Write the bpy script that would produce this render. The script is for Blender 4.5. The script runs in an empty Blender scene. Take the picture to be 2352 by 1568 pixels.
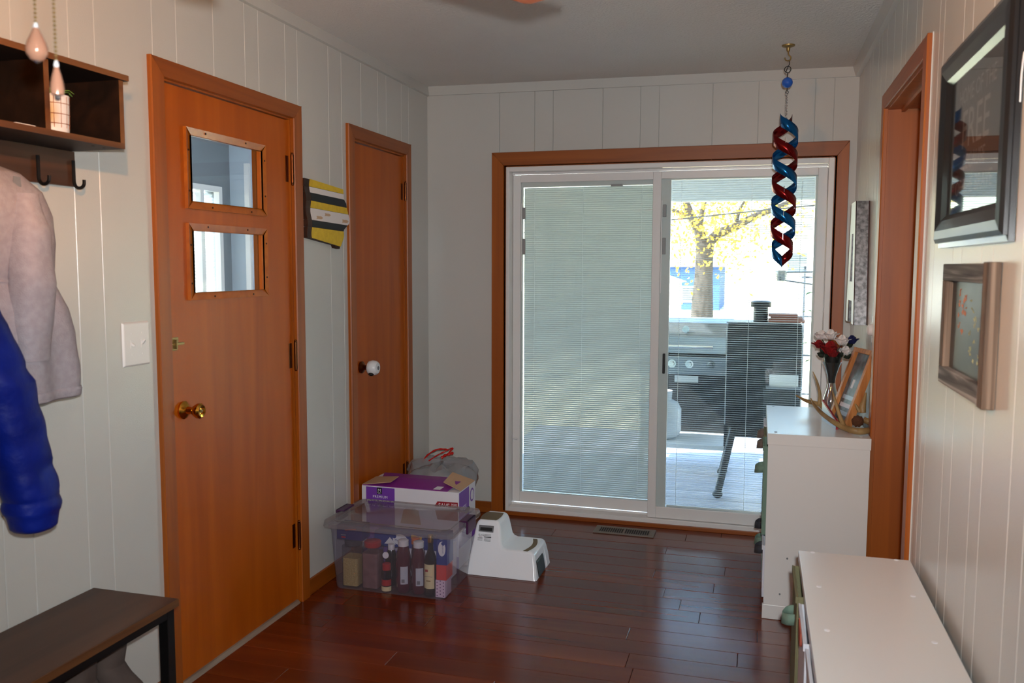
import bpy, math, random
from mathutils import Vector, Matrix, noise

# ------------------------------------------------------------------ camera
scene = bpy.context.scene
COL = scene.collection
F_PX, YAW, PITCH, ROLL = 1967.6, -0.2802, -0.0886, 0.0034
CAM = Vector((1.8693, -4.7121, 1.4481))
FW = Vector((math.sin(YAW) * math.cos(PITCH), math.cos(YAW) * math.cos(PITCH), math.sin(PITCH)))
R0 = Vector((math.cos(YAW), -math.sin(YAW), 0)); U0 = R0.cross(FW)
RT = R0 * math.cos(ROLL) + U0 * math.sin(ROLL); UP = -R0 * math.sin(ROLL) + U0 * math.cos(ROLL)
cd = bpy.data.cameras.new('camera'); cam = bpy.data.objects.new('camera', cd); COL.objects.link(cam)
cd.sensor_width = 36; cd.lens = F_PX / 2352 * 36; cd.clip_start = .02; cd.clip_end = 300
cam.matrix_world = Matrix(((RT.x, UP.x, -FW.x, CAM.x), (RT.y, UP.y, -FW.y, CAM.y), (RT.z, UP.z, -FW.z, CAM.z), (0, 0, 0, 1)))
scene.camera = cam
cd.dof.use_dof = True; cd.dof.focus_distance = 4.5; cd.dof.aperture_fstop = 5.4

# ------------------------------------------------------------------ world, sun, flash, exposure
world = bpy.data.worlds.new('sky'); scene.world = world; world.use_nodes = True
wn = world.node_tree.nodes; bgn = wn['Background']
sky = wn.new('ShaderNodeTexSky'); sky.sky_type = 'NISHITA'; sky.sun_disc = False
sky.sun_elevation = math.radians(38); sky.sun_rotation = math.radians(205); sky.air_density = 1.2; sky.dust_density = 2.0
world.node_tree.links.new(sky.outputs[0], bgn.inputs[0]); bgn.inputs[1].default_value = 1.85

def add_light(name, kind, loc, energy, color, size=.05, rot=None):
    l = bpy.data.lights.new(name, kind); l.energy = energy; l.color = color
    if kind == 'SUN': l.angle = size
    elif kind in ('POINT', 'SPOT'): l.shadow_soft_size = size
    o = bpy.data.objects.new(name, l); COL.objects.link(o); o.location = loc
    if rot: o.rotation_euler = rot
    return o
# the sun stands behind the house, high and to the left: it reaches the yard, not the porch
add_light('sun', 'SUN', (0, 0, 20), 30, (1, .95, .88), math.radians(.6), (math.radians(50), 0, math.radians(-72)))
# the camera's own pop-up flash
fl = add_light('camera_flash', 'SPOT', CAM + UP * .075 + RT * .03 - FW * .02, 215, (.94, .985, 1), .018)
fl.rotation_euler = cam.rotation_euler; fl.rotation_euler.x += math.radians(4); fl.data.spot_size = math.radians(108); fl.data.spot_blend = 1.0

vs = scene.view_settings
scene.display_settings.display_device = 'sRGB'
vs.view_transform = 'Standard'; vs.look = 'None'; vs.exposure = 0.0; vs.gamma = 1.0; vs.use_curve_mapping = False

# ------------------------------------------------------------------ materials
def lin(c):
    return tuple(((v / 255) / 12.92 if v / 255 <= .04045 else ((v / 255 + .055) / 1.055) ** 2.4) for v in c)
MATS = {}
def base(name):
    m = bpy.data.materials.new(name); m.use_nodes = True
    nt = m.node_tree; b = nt.nodes['Principled BSDF']; MATS[name] = m
    return m, nt, b
def coords(nt, scale, rnd=False, rot=(0, 0, 0)):
    tc = nt.nodes.new('ShaderNodeTexCoord'); mp = nt.nodes.new('ShaderNodeMapping')
    mp.inputs['Scale'].default_value = scale; mp.inputs['Rotation'].default_value = rot
    nt.links.new(tc.outputs['Object'], mp.inputs['Vector'])
    if rnd:
        oi = nt.nodes.new('ShaderNodeObjectInfo'); mu = nt.nodes.new('ShaderNodeVectorMath'); mu.operation = 'MULTIPLY_ADD'
        mu.inputs[1].default_value = (31, 17, 23)
        nt.links.new(oi.outputs['Random'], mu.inputs[0]); nt.links.new(mp.outputs[0], mu.inputs[2])
        return mu.outputs[0]
    return mp.outputs[0]
def ramp(nt, stops):
    r = nt.nodes.new('ShaderNodeValToRGB'); e = r.color_ramp.elements
    while len(e) < len(stops): e.new(.5)
    for i, (p, c) in enumerate(stops): e[i].position = p; e[i].color = (*lin(c), 1)
    return r
def mat(name, rgb, rough=.5, metal=0, spec=.5, var=None, bump=None, coat=0, trans=0, ior=1.45, emit=None):
    m, nt, b = base(name)
    b.inputs['Base Color'].default_value = (*lin(rgb), 1); b.inputs['Roughness'].default_value = rough
    b.inputs['Metallic'].default_value = metal; b.inputs['Specular IOR Level'].default_value = spec
    b.inputs['Coat Weight'].default_value = coat; b.inputs['Coat Roughness'].default_value = .12
    b.inputs['Transmission Weight'].default_value = trans; b.inputs['IOR'].default_value = ior
    if emit: b.inputs['Emission Color'].default_value = (*lin(emit[0]), 1); b.inputs['Emission Strength'].default_value = emit[1]
    if var:                                   # (scale, second colour)
        n = nt.nodes.new('ShaderNodeTexNoise'); n.inputs['Detail'].default_value = 5; n.inputs['Scale'].default_value = 1
        nt.links.new(coords(nt, var[0] if isinstance(var[0], tuple) else (var[0],) * 3), n.inputs['Vector'])
        r = ramp(nt, [(.35, rgb), (.65, var[1])]); nt.links.new(n.outputs[0], r.inputs[0]); nt.links.new(r.outputs[0], b.inputs['Base Color'])
    if bump:
        n = nt.nodes.new('ShaderNodeTexNoise'); n.inputs['Scale'].default_value = 1; n.inputs['Detail'].default_value = 4
        nt.links.new(coords(nt, bump[0] if isinstance(bump[0], tuple) else (bump[0],) * 3), n.inputs['Vector'])
        bp = nt.nodes.new('ShaderNodeBump'); bp.inputs['Strength'].default_value = bump[1]; bp.inputs['Distance'].default_value = .01
        nt.links.new(n.outputs[0], bp.inputs['Height']); nt.links.new(bp.outputs[0], b.inputs['Normal'])
    return m
def wood(name, stops, scale, rough=.4, coat=0, rnd=False, dist=1.5, bump=.05, spec=.5, tone=0):
    m, nt, b = base(name)
    v = coords(nt, scale, rnd)
    n = nt.nodes.new('ShaderNodeTexNoise'); n.inputs['Scale'].default_value = 1; n.inputs['Detail'].default_value = 7; n.inputs['Distortion'].default_value = dist
    nt.links.new(v, n.inputs['Vector'])
    r = ramp(nt, stops); nt.links.new(n.outputs[0], r.inputs[0])
    out = r.outputs[0]
    if tone:
        oi = nt.nodes.new('ShaderNodeObjectInfo'); mr = nt.nodes.new('ShaderNodeMapRange')
        mr.inputs[3].default_value = 1 - tone; mr.inputs[4].default_value = 1 + tone
        nt.links.new(oi.outputs['Random'], mr.inputs[0])
        mx = nt.nodes.new('ShaderNodeVectorMath'); mx.operation = 'SCALE'
        nt.links.new(out, mx.inputs[0]); nt.links.new(mr.outputs[0], mx.inputs[3]); out = mx.outputs[0]
    nt.links.new(out, b.inputs['Base Color'])
    b.inputs['Roughness'].default_value = rough; b.inputs['Coat Weight'].default_value = coat; b.inputs['Coat Roughness'].default_value = .15
    b.inputs['Specular IOR Level'].default_value = spec
    bp = nt.nodes.new('ShaderNodeBump'); bp.inputs['Strength'].default_value = bump; bp.inputs['Distance'].default_value = .004
    nt.links.new(n.outputs[0], bp.inputs['Height']); nt.links.new(bp.outputs[0], b.inputs['Normal'])
    return m
def pane(name, tint=(255, 255, 255), gloss=.02, ior=1.45, haze=0, hazecol=(230, 235, 240), refl=1.0):
    """thin clear sheet: see-through, with the sheet's own mirror reflection and optional milkiness"""
    m, nt, b = base(name); nt.nodes.remove(b); out = nt.nodes['Material Output']
    t = nt.nodes.new('ShaderNodeBsdfTransparent'); t.inputs[0].default_value = (*lin(tint), 1)
    g = nt.nodes.new('ShaderNodeBsdfGlossy'); g.inputs['Roughness'].default_value = gloss
    lw = nt.nodes.new('ShaderNodeLayerWeight'); lw.inputs[0].default_value = .5          # Schlick term, same from both faces of the sheet
    pw = nt.nodes.new('ShaderNodeMath'); pw.operation = 'POWER'; pw.inputs[1].default_value = 5; nt.links.new(lw.outputs['Facing'], pw.inputs[0])
    f0 = ((ior - 1) / (ior + 1)) ** 2 * refl
    ml = nt.nodes.new('ShaderNodeMath'); ml.operation = 'MULTIPLY_ADD'; ml.inputs[1].default_value = 1 - f0; ml.inputs[2].default_value = f0
    nt.links.new(pw.outputs[0], ml.inputs[0])
    mx = nt.nodes.new('ShaderNodeMixShader')
    first = t.outputs[0]
    if haze:
        d = nt.nodes.new('ShaderNodeBsdfDiffuse'); d.inputs[0].default_value = (*lin(hazecol), 1)
        tl = nt.nodes.new('ShaderNodeBsdfTranslucent'); tl.inputs[0].default_value = (*lin(hazecol), 1)
        md = nt.nodes.new('ShaderNodeMixShader'); md.inputs[0].default_value = .5
        nt.links.new(d.outputs[0], md.inputs[1]); nt.links.new(tl.outputs[0], md.inputs[2])
        mh = nt.nodes.new('ShaderNodeMixShader'); mh.inputs[0].default_value = haze
        nt.links.new(t.outputs[0], mh.inputs[1]); nt.links.new(md.outputs[0], mh.inputs[2]); first = mh.outputs[0]
    nt.links.new(ml.outputs[0], mx.inputs[0]); nt.links.new(first, mx.inputs[1]); nt.links.new(g.outputs[0], mx.inputs[2])
    nt.links.new(mx.outputs[0], out.inputs[0])
    return m
def thin(name, rgb, transl=.3, rough=.5):
    """opaque-ish thin sheet that lets some light glow through (blind slats, leaves, cloth)"""
    m, nt, b = base(name); b.inputs['Base Color'].default_value = (*lin(rgb), 1); b.inputs['Roughness'].default_value = rough
    tl = nt.nodes.new('ShaderNodeBsdfTranslucent'); tl.inputs[0].default_value = (*lin(rgb), 1)
    mx = nt.nodes.new('ShaderNodeMixShader'); mx.inputs[0].default_value = transl
    nt.links.new(b.outputs[0], mx.inputs[1]); nt.links.new(tl.outputs[0], mx.inputs[2])
    nt.links.new(mx.outputs[0], nt.nodes['Material Output'].inputs[0])
    return m

mat('paint', (202, 200, 195), .24, var=(1.3, (197, 195, 190)), bump=(260, .06))
mat('ceiling_paint', (226, 222, 218), .8, var=(1.1, (220, 216, 212)), bump=((90, 90, 90), .5))
mat('rear_paint', (202, 200, 195), .7)
mat('vinyl', (232, 228, 226), .35)
mat('vinyl_grey', (150, 150, 150), .5)
thin('blind_slat', (226, 230, 230), .28, .4)
thin('closed_slat', (214, 220, 220), .07, .4)
mat('cord', (228, 230, 232), .6)
pane('window_glass', (246, 250, 250), .0, 1.42)
pane('door_glass', (225, 232, 236), .0, 1.42)
pane('picture_glass', (250, 250, 250), .03, 1.6)
ORA = [(.25, (160, 74, 4)), (.5, (176, 85, 8)), (.75, (190, 95, 12))]
wood('door_wood', ORA, (6, 6, .5), .36, 0, dist=2, bump=.03, spec=.25)
wood('trim_wood', [(.25, (140, 68, 5)), (.5, (158, 80, 9)), (.75, (172, 90, 14))], (18, 18, .7), .42, .0, dist=1.2, bump=.03)
wood('trim_wood_across', [(.25, (126, 60, 5)), (.5, (144, 72, 8)), (.75, (158, 82, 13))], (.8, .8, 20), .42, .0, dist=1.2, bump=.03)
wood('sash_wood', [(.25, (164, 84, 14)), (.5, (180, 96, 20)), (.75, (194, 108, 28))], (10, 10, 10), .32, .4, dist=2, bump=.03)
wood('floor_wood', [(.22, (92, 32, 5)), (.5, (107, 40, 8)), (.78, (124, 52, 13))], (.8, 9, 9), .2, .0, True, .6, .0, spec=.44, tone=.16)
mat('floor_gap', (20, 10, 7), .7)
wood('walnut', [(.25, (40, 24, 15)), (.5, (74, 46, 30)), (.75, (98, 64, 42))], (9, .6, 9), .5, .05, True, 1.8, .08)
wood('shelf_wood_shaded', [(.25, (14, 7, 4)), (.5, (28, 15, 8)), (.75, (42, 23, 12))], (9, .6, 9), .55, 0, True, 1.8, .08, spec=.3)  # dark walnut, deepened further for the shade under the top board
wood('walnut_edge', [(.3, (84, 50, 24)), (.7, (122, 78, 40))], (9, .6, 9), .5, 0, True, 1.8, .05)
mat('black_metal', (16, 15, 16), .45, .3)
mat('brass', (214, 158, 62), .16, 1.0)
mat('brass_old', (150, 126, 78), .4, .7)
mat('bronze', (120, 74, 44), .28, 1.0)
mat('chrome', (220, 220, 222), .08, 1.0)
mat('steel', (150, 150, 152), .3, 1.0)
mat('plate_white', (236, 233, 230), .35)
mat('white_melamine', (228, 225, 222), .24)
mat('white_plastic', (244, 246, 252), .22, coat=.3)
mat('dark_slot', (24, 22, 22), .6)
mat('threshold', (150, 132, 116), .5, var=((40, 3, 40), (120, 104, 90)))
mat('pink_fleece', (170, 161, 167), .95, var=(60, (160, 150, 156)), bump=(320, .3))
mat('blue_nylon', (6, 30, 126), .5, spec=.3, var=(9, (4, 20, 100)), bump=(60, .2))
mat('yellow_paint', (226, 190, 40), .6, var=(40, (214, 176, 34)))
mat('black_paint', (26, 30, 34), .6)
mat('charred_wood', (36, 20, 12), .6, var=((30, 30, 6), (70, 36, 18)))
mat('purple_print', (132, 40, 140), .45)
mat('violet_print', (118, 60, 168), .45)
mat('carton_white', (224, 220, 228), .5)
mat('carton_tan', (196, 160, 128), .75)
mat('red_print', (150, 20, 34), .5)
mat('ink_black', (18, 16, 20), .5)
mat('ink_white', (238, 236, 240), .5)
mat('ink_grey', (120, 120, 124), .6)
mat('purple_latch', (70, 26, 70), .35)
pane('tote_plastic', (240, 238, 246), .12, 1.4, .14, (222, 216, 228))
pane('tote_lid_plastic', (238, 236, 238), .16, 1.45, .28, (226, 216, 212))
pane('bag_plastic', (244, 246, 248), .10, 1.5, .38, (220, 220, 226))
mat('bag_contents', (206, 204, 206), .8, var=(14, (176, 174, 176)))
mat('red_plastic', (196, 30, 24), .35)
mat('blue_carton', (30, 52, 130), .4)
mat('blue_carton_dark', (34, 34, 92), .4)
mat('oval_white', (226, 226, 226), .4)
mat('orange_print', (226, 150, 50), .4)
mat('yellow_card', (222, 176, 60), .5)
mat('pasta', (206, 180, 116), .7, var=(160, (186, 156, 92)), bump=(200, .6))
mat('pink_fill', (150, 110, 108), .6, var=(30, (130, 92, 92)))
mat('juice', (76, 14, 34), .12, coat=.4)
mat('wine_glass_dark', (14, 12, 14), .06, coat=.5)
mat('cream_label', (222, 208, 160), .5)
mat('grey_label', (188, 190, 198), .5)
mat('cap_white', (216, 214, 214), .4)
mat('cap_red', (170, 24, 26), .35)
mat('cap_orange', (212, 110, 50), .35)
mat('gold_cap', (186, 140, 60), .3, 1)
mat('coral_card', (214, 66, 60), .5)
mat('pink_card', (222, 196, 214), .5)
mat('dot_violet', (92, 56, 104), .5)
pane('jar_glass', (240, 240, 240), .03, 1.4)
mat('stool_grey', (112, 112, 116), .5)
mat('stool_taupe', (120, 106, 82), .7)
mat('vent_metal', (122, 110, 100), .45, .3)
mat('spinner_blue', (18, 96, 160), .22, .75)
mat('spinner_red', (120, 16, 18), .22, .75)
mat('bead_blue', (24, 90, 190), .08, coat=.8)
mat('sage_fabric', (120, 146, 130), .9, bump=(420, .4))
mat('olive_fabric', (128, 124, 92), .9, bump=(420, .4))
mat('taupe_fabric', (120, 106, 98), .9)
mat('charcoal_fabric', (60, 60, 66), .85)
mat('white_fabric', (222, 222, 230), .9)
mat('coral_fabric', (206, 104, 82), .85)
mat('red_petal', (150, 8, 14), .85, var=(30, (110, 4, 10)))
mat('white_petal', (226, 218, 216), .85)
mat('navy_petal', (18, 24, 78), .85)
mat('leaf_dark', (24, 34, 22), .7)
mat('leaf_green', (96, 128, 50), .6)
mat('silver_glass', (196, 196, 200), .05, .9)
pane('vase_glass', (205, 210, 212), .02, 1.7, .04)
mat('stem_dark', (16, 18, 16), .5)
mat('antler', (168, 138, 92), .45, var=((9, 9, 9), (122, 92, 52)), bump=(50, .3))
mat('antler_cut', (84, 48, 26), .8, bump=(150, .6))
wood('pine', [(.3, (150, 88, 42)), (.55, (192, 124, 66)), (.75, (214, 150, 88))], (26, 26, 2), .5, 0, False, 1.5, .1)
mat('grey_print', (120, 126, 132), .4, var=(30, (70, 74, 80)))
mat('pale_blue', (172, 190, 208), .35)
mat('galvanized', (150, 150, 152), .38, .85, var=(60, (96, 96, 98)))
mat('rust_edge', (72, 34, 34), .6)
mat('frame_black', (18, 18, 21), .32, coat=.3)
mat('frame_pewter', (120, 114, 104), .25, .8)
mat('poster', (52, 46, 44), .6)
mat('poster_ink', (150, 142, 138), .6)
wood('barn_wood', [(.32, (36, 34, 34)), (.5, (98, 95, 94)), (.66, (162, 160, 158))], (6, 1.2, 26), .75, 0, True, 2.2, .5)
wood('barn_wood_up', [(.3, (52, 40, 32)), (.5, (100, 80, 64)), (.7, (140, 118, 100))], (60, 60, 1.5), .75, 0, False, 1.0, .5)
mat('chalkboard', (52, 53, 52), .42, var=(5, (70, 70, 68)))
mat('chalk_orange', (178, 112, 84), .9)
mat('chalk_yellow', (164, 158, 120), .9)
mat('bulb_copper', (176, 128, 104), .2, .1)
mat('fan_blade', (176, 92, 40), .4)
mat('fan_body', (96, 72, 48), .35, .8)
mat('lamp_glass', (255, 240, 220), .4, emit=((255, 172, 96), 20))
mat('dome_glass', (255, 250, 244), .4, emit=((255, 250, 244), 2))
mat('pot_white', (224, 220, 220), .4)
mat('copper_line', (168, 96, 52), .4, .3)
mat('knob_white', (226, 226, 228), .3)
mat('grey_suede', (96, 82, 76), .9, var=(12, (80, 66, 62)))
# outdoors
wood('deck_wood', [(.3, (146, 146, 158)), (.5, (170, 170, 184)), (.7, (190, 190, 204))], (1.2, 18, 18), .55, 0, True, 1.5, .15, tone=.06)
mat('deck_gap', (58, 60, 66), .8)
mat('porch_white', (216, 218, 220), .6)
mat('grill_steel', (134, 138, 146), .32, .9)
mat('grill_dark', (26, 27, 30), .5)
mat('grill_white', (218, 220, 224), .4)
mat('smoker_black', (24, 26, 30), .42, .2)
mat('copper_board', (170, 108, 92), .6, var=((2, 40, 40), (140, 84, 70)))
mat('lawn', (226, 214, 176), .9, var=(3, (214, 202, 160)), bump=(30, .6))  # sunlit glare put into the colour, paled to bounce more light indoors
mat('bark', (66, 60, 58), .9, var=((14, 14, 3), (44, 40, 38)), bump=((30, 30, 6), .9))
thin('leaf_yellow', (226, 186, 60), .45, .7)
mat('house_white', (224, 226, 228), .7)
mat('house_blue', (50, 84, 150), .7)
mat('roof_grey', (150, 150, 154), .8)
mat('window_dark', (90, 100, 112), .2)
mat('post_grey', (110, 116, 126), .6)
mat('wire_black', (30, 30, 34), .6)
mat('back_room_grey', (128, 134, 140), .7)
mat('back_room_light', (186, 196, 206), .6)
mat('road', (168, 166, 164), .9)

# ------------------------------------------------------------------ geometry helpers
class MB:
    def __init__(s, o=(0, 0, 0)): s.v = []; s.f = []; s.o = Vector(o)
    def add(s, vs, fs):
        n = len(s.v); s.v += [Vector(v) for v in vs]; s.f += [tuple(i + n for i in f) for f in fs]; return s
    def box(s, x0, x1, y0, y1, z0, z1):
        v = [(x, y, z) for z in (z0, z1) for y in (y0, y1) for x in (x0, x1)]
        return s.add(v, [(0, 2, 3, 1), (4, 5, 7, 6), (0, 1, 5, 4), (2, 6, 7, 3), (0, 4, 6, 2), (1, 3, 7, 5)])
    def hexa(s, lo, hi):                         # lo, hi: four points each, same turn
        return s.add(list(lo) + list(hi), [(3, 2, 1, 0), (4, 5, 6, 7), (0, 1, 5, 4), (1, 2, 6, 5), (2, 3, 7, 6), (3, 0, 4, 7)])
    def prism(s, pts, d):                        # polygon (3d points) extruded by d
        n = len(pts); p = [Vector(q) for q in pts]; d = Vector(d)
        return s.add(p + [q + d for q in p], [tuple(range(n - 1, -1, -1)), tuple(range(n, 2 * n))] + [(i, (i + 1) % n, n + (i + 1) % n, n + i) for i in range(n)])
    def lathe(s, prof, c=(0, 0, 0), axis='z', n=20, cap=True):
        vs = []; c = Vector(c); m = len(prof)
        for r, h in prof:
            for k in range(n):
                a = 2 * math.pi * k / n; p = (r * math.cos(a), r * math.sin(a), h)
                if axis == 'x': p = (p[2], p[0], p[1])
                if axis == 'y': p = (p[1], p[2], p[0])
                vs.append(c + Vector(p))
        fs = [(i * n + k, i * n + (k + 1) % n, (i + 1) * n + (k + 1) % n, (i + 1) * n + k) for i in range(m - 1) for k in range(n)]
        if cap: fs += [tuple(range(n - 1, -1, -1)), tuple(range((m - 1) * n, m * n))]
        return s.add(vs, fs)
    def tube(s, path, rad, n=8, closed=False, cap=True):
        P = [Vector(p) for p in path]; m = len(P); vs = []
        rad = rad if hasattr(rad, '__len__') else [rad] * m
        t0 = (P[1] - P[0]).normalized(); a = t0.orthogonal().normalized()
        for i in range(m):
            t = ((P[(i + 1) % m] - P[i - 1]) if closed else (P[min(i + 1, m - 1)] - P[max(i - 1, 0)])).normalized()
            a = (a - t * a.dot(t)); a = a.normalized() if a.length > 1e-6 else t.orthogonal().normalized(); b = t.cross(a)
            for k in range(n):
                g = 2 * math.pi * k / n; vs.append(P[i] + (a * math.cos(g) + b * math.sin(g)) * rad[i])
        q = m if closed else m - 1
        fs = [(i * n + k, i * n + (k + 1) % n, ((i + 1) % m) * n + (k + 1) % n, ((i + 1) % m) * n + k) for i in range(q) for k in range(n)]
        if cap and not closed: fs += [tuple(range(n - 1, -1, -1)), tuple(range((m - 1) * n, m * n))]
        return s.add(vs, fs)
    def ball(s, c, r, n=12, m=8, f=None):
        c = Vector(c); r = r if hasattr(r, '__len__') else (r, r, r); vs = []
        for i in range(m + 1):
            t = math.pi * i / m
            for k in range(n):
                a = 2 * math.pi * k / n; d = Vector((math.sin(t) * math.cos(a), math.sin(t) * math.sin(a), math.cos(t)))
                q = f(d) if f else 1
                vs.append(c + Vector((d.x * r[0], d.y * r[1], d.z * r[2])) * q)
        return s.add(vs, [(i * n + k, (i + 1) * n + k, (i + 1) * n + (k + 1) % n, i * n + (k + 1) % n) for i in range(m) for k in range(n)])
    def rings(s, rs, cap=True):                  # loft through equal-count rings
        n = len(rs[0]); vs = [p for r in rs for p in r]
        fs = [(i * n + k, i * n + (k + 1) % n, (i + 1) * n + (k + 1) % n, (i + 1) * n + k) for i in range(len(rs) - 1) for k in range(n)]
        if cap: fs += [tuple(range(n - 1, -1, -1)), tuple(range((len(rs) - 1) * n, len(rs) * n))]
        return s.add(vs, fs)
    def strip(s, a, b, thick=None):              # ribbon between two paths
        n = len(a)
        return s.add(list(a) + list(b), [(i, i + 1, n + i + 1, n + i) for i in range(n - 1)])
    def build(s, name, m, parent=None, smooth=False, bevel=0, sub=0, solid=0, seg=2):
        me = bpy.data.meshes.new(name); me.from_pydata([tuple(v - s.o) for v in s.v], [], s.f); me.update()
        me.materials.append(MATS[m])
        if smooth:
            for p in me.polygons: p.use_smooth = True
        o = bpy.data.objects.new(name, me); COL.objects.link(o)
        if parent: o.parent = parent
        if solid: d = o.modifiers.new('solid', 'SOLIDIFY'); d.thickness = solid; d.offset = 0
        if bevel:
            d = o.modifiers.new('bevel', 'BEVEL'); d.width = bevel; d.segments = seg; d.limit_method = 'ANGLE'; d.angle_limit = math.radians(40)
        if sub: d = o.modifiers.new('sub', 'SUBSURF'); d.levels = sub; d.render_levels = sub
        if smooth and (bevel or not sub):
            me.set_sharp_from_angle(angle=math.radians(42))
        return o
def tag(o, label, cat, group=None):
    o['label'] = label; o['category'] = cat
    if group: o['group'] = group
    return o
def thing(name, label, cat, loc, group=None):
    o = bpy.data.objects.new(name, None); o.empty_display_size = .05; COL.objects.link(o); o.location = loc
    return tag(o, label, cat, group)
def struct_root(name, loc):
    o = bpy.data.objects.new(name, None); o.empty_display_size = .05; COL.objects.link(o); o.location = loc; o['kind'] = 'structure'; return o
def struct(o): o['kind'] = 'structure'; return o
def inst(src, name, loc, parent, rot=None):
    o = bpy.data.objects.new(name, src.data); COL.objects.link(o); o.parent = parent; o.location = loc
    if rot: o.rotation_euler = rot
    return o
def ang(p, a, c, ax):                             # rotate point about c
    return Matrix.Rotation(a, 3, ax) @ (Vector(p) - Vector(c)) + Vector(c)
def at(px, py, y):                                # point at depth y along a sight line
    d = FW + RT * ((px - 1176) / F_PX) + UP * ((784 - py) / F_PX)
    return CAM + d * ((y - CAM.y) / d.y)
def at_x(px, py, x):
    d = FW + RT * ((px - 1176) / F_PX) + UP * ((784 - py) / F_PX)
    return CAM + d * ((x - CAM.x) / d.x)
def lettering(name, txt, m, parent, o, origin, ux, uz, size, depth=.0004, align='LEFT', squash=1.0, space=1.0):
    """flat printed letters lying in the plane spanned by ux (reading direction) and uz (up)"""
    c = bpy.data.curves.new(name, 'FONT'); c.body = txt; c.size = size; c.align_x = align; c.extrude = 0; c.space_character = space; c.resolution_u = 2
    t = bpy.data.objects.new(name, c); COL.objects.link(t)
    dg = bpy.context.evaluated_depsgraph_get(); me = bpy.data.meshes.new_from_object(t.evaluated_get(dg))
    bpy.data.objects.remove(t); bpy.data.curves.remove(c)
    ux = Vector(ux).normalized(); uz = Vector(uz).normalized(); n = ux.cross(uz); org = Vector(origin) - Vector(o)
    for v in me.vertices:
        p = v.co.copy(); v.co = org + ux * (p.x * squash) + uz * p.y + n * depth
    me.materials.clear(); me.materials.append(MATS[m]); me.name = name
    ob = bpy.data.objects.new(name, me); COL.objects.link(ob); ob.parent = parent
    return ob
def smoothpath(pts, n=6):
    P = [Vector(p) for p in pts]; out = []
    for i in range(len(P) - 1):
        a, b, c, d = P[max(i - 1, 0)], P[i], P[i + 1], P[min(i + 2, len(P) - 1)]
        for k in range(n):
            t = k / n
            out.append(.5 * ((2 * b) + (c - a) * t + (2 * a - 5 * b + 4 * c - d) * t * t + (3 * b - a - 3 * c + d) * t ** 3))
    return out + [P[-1]]
def lerp(a, b, t): return a + (b - a) * t
def radii(vals, n=6):
    out = []
    for i in range(len(vals) - 1): out += [lerp(vals[i], vals[i + 1], k / n) for k in range(n)]
    return out + [vals[-1]]
rng = random.Random(7)
# ================================================================== THE SETTING
W, REAR = 2.3254, -8.6
def ceil_z(x): return 2.469 - .0095 * x

# ---- floor: every plank its own piece
fb = MB().box(-.12, W + .9, REAR - .1, .12, -.12, -.0095); floor = struct(fb.build('floor', 'floor_gap'))
PW, JOINT = .1165, -.796
rows = []
y = JOINT + PW * 7
while y > -6.4: rows.append(y); y -= PW
known = {}                                        # butt joints seen in the photograph
for px, py in ((1640, 1345), (1560, 1386), (1605, 1412), (1525, 1360)):
    d = FW + RT * ((px - 1176) / F_PX) + UP * ((784 - py) / F_PX); p = CAM + d * (-CAM.z / d.z)
    known[int((JOINT + PW * 7 - p.y) // PW)] = p.x
srcs = {}
def plank(x0, x1, y0, y1):
    L, w = round(x1 - x0, 3), round(y1 - y0, 3)
    if (L, w) not in srcs:
        g = .0007; c = .0012; h = .0095
        lo = [(g, g, -h), (L - g, g, -h), (L - g, w - g, -h), (g, w - g, -h)]
        mid = [(p[0], p[1], -c) for p in lo]; hi = [(g + c, g + c, 0), (L - g - c, g + c, 0), (L - g - c, w - g - c, 0), (g + c, w - g - c, 0)]
        b = MB(); b.rings([lo, mid, hi]); o = b.build('plank', 'floor_wood', floor); srcs[(L, w)] = o
        o.location = (x0, y0, 0)
    else: inst(srcs[(L, w)], 'plank', (x0, y0, 0), floor)
for i, yt in enumerate(rows):
    y1 = min(yt, .0); y0 = yt - PW
    if y0 >= 0: continue
    j = known.get(i, None); x = (j if j is not None else rng.uniform(.15, 1.2))
    while x > .02: x -= 1.22
    cuts = [0.0]
    x += 1.22
    while x < W - .05:
        if x > .06: cuts.append(round(x, 2))
        x += 1.22
    cuts.append(W)
    for a, b in zip(cuts, cuts[1:]): plank(a, b, max(y0, -6.4), y1)
struct(MB().box(-.05, W + .05, REAR, -6.4, -.009, 0).build('floor', 'floor_wood'))

# ---- ceiling
c = MB(); c.hexa([(-.1, REAR - .1, ceil_z(-.1)), (W + .1, REAR - .1, ceil_z(W + .1)), (W + .1, .1, ceil_z(W + .1)), (-.1, .1, ceil_z(-.1))],
                 [(-.1, REAR - .1, 2.58), (W + .1, REAR - .1, 2.58), (W + .1, .1, 2.58), (-.1, .1, 2.58)])
struct(c.build('ceiling', 'ceiling_paint'))

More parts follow.
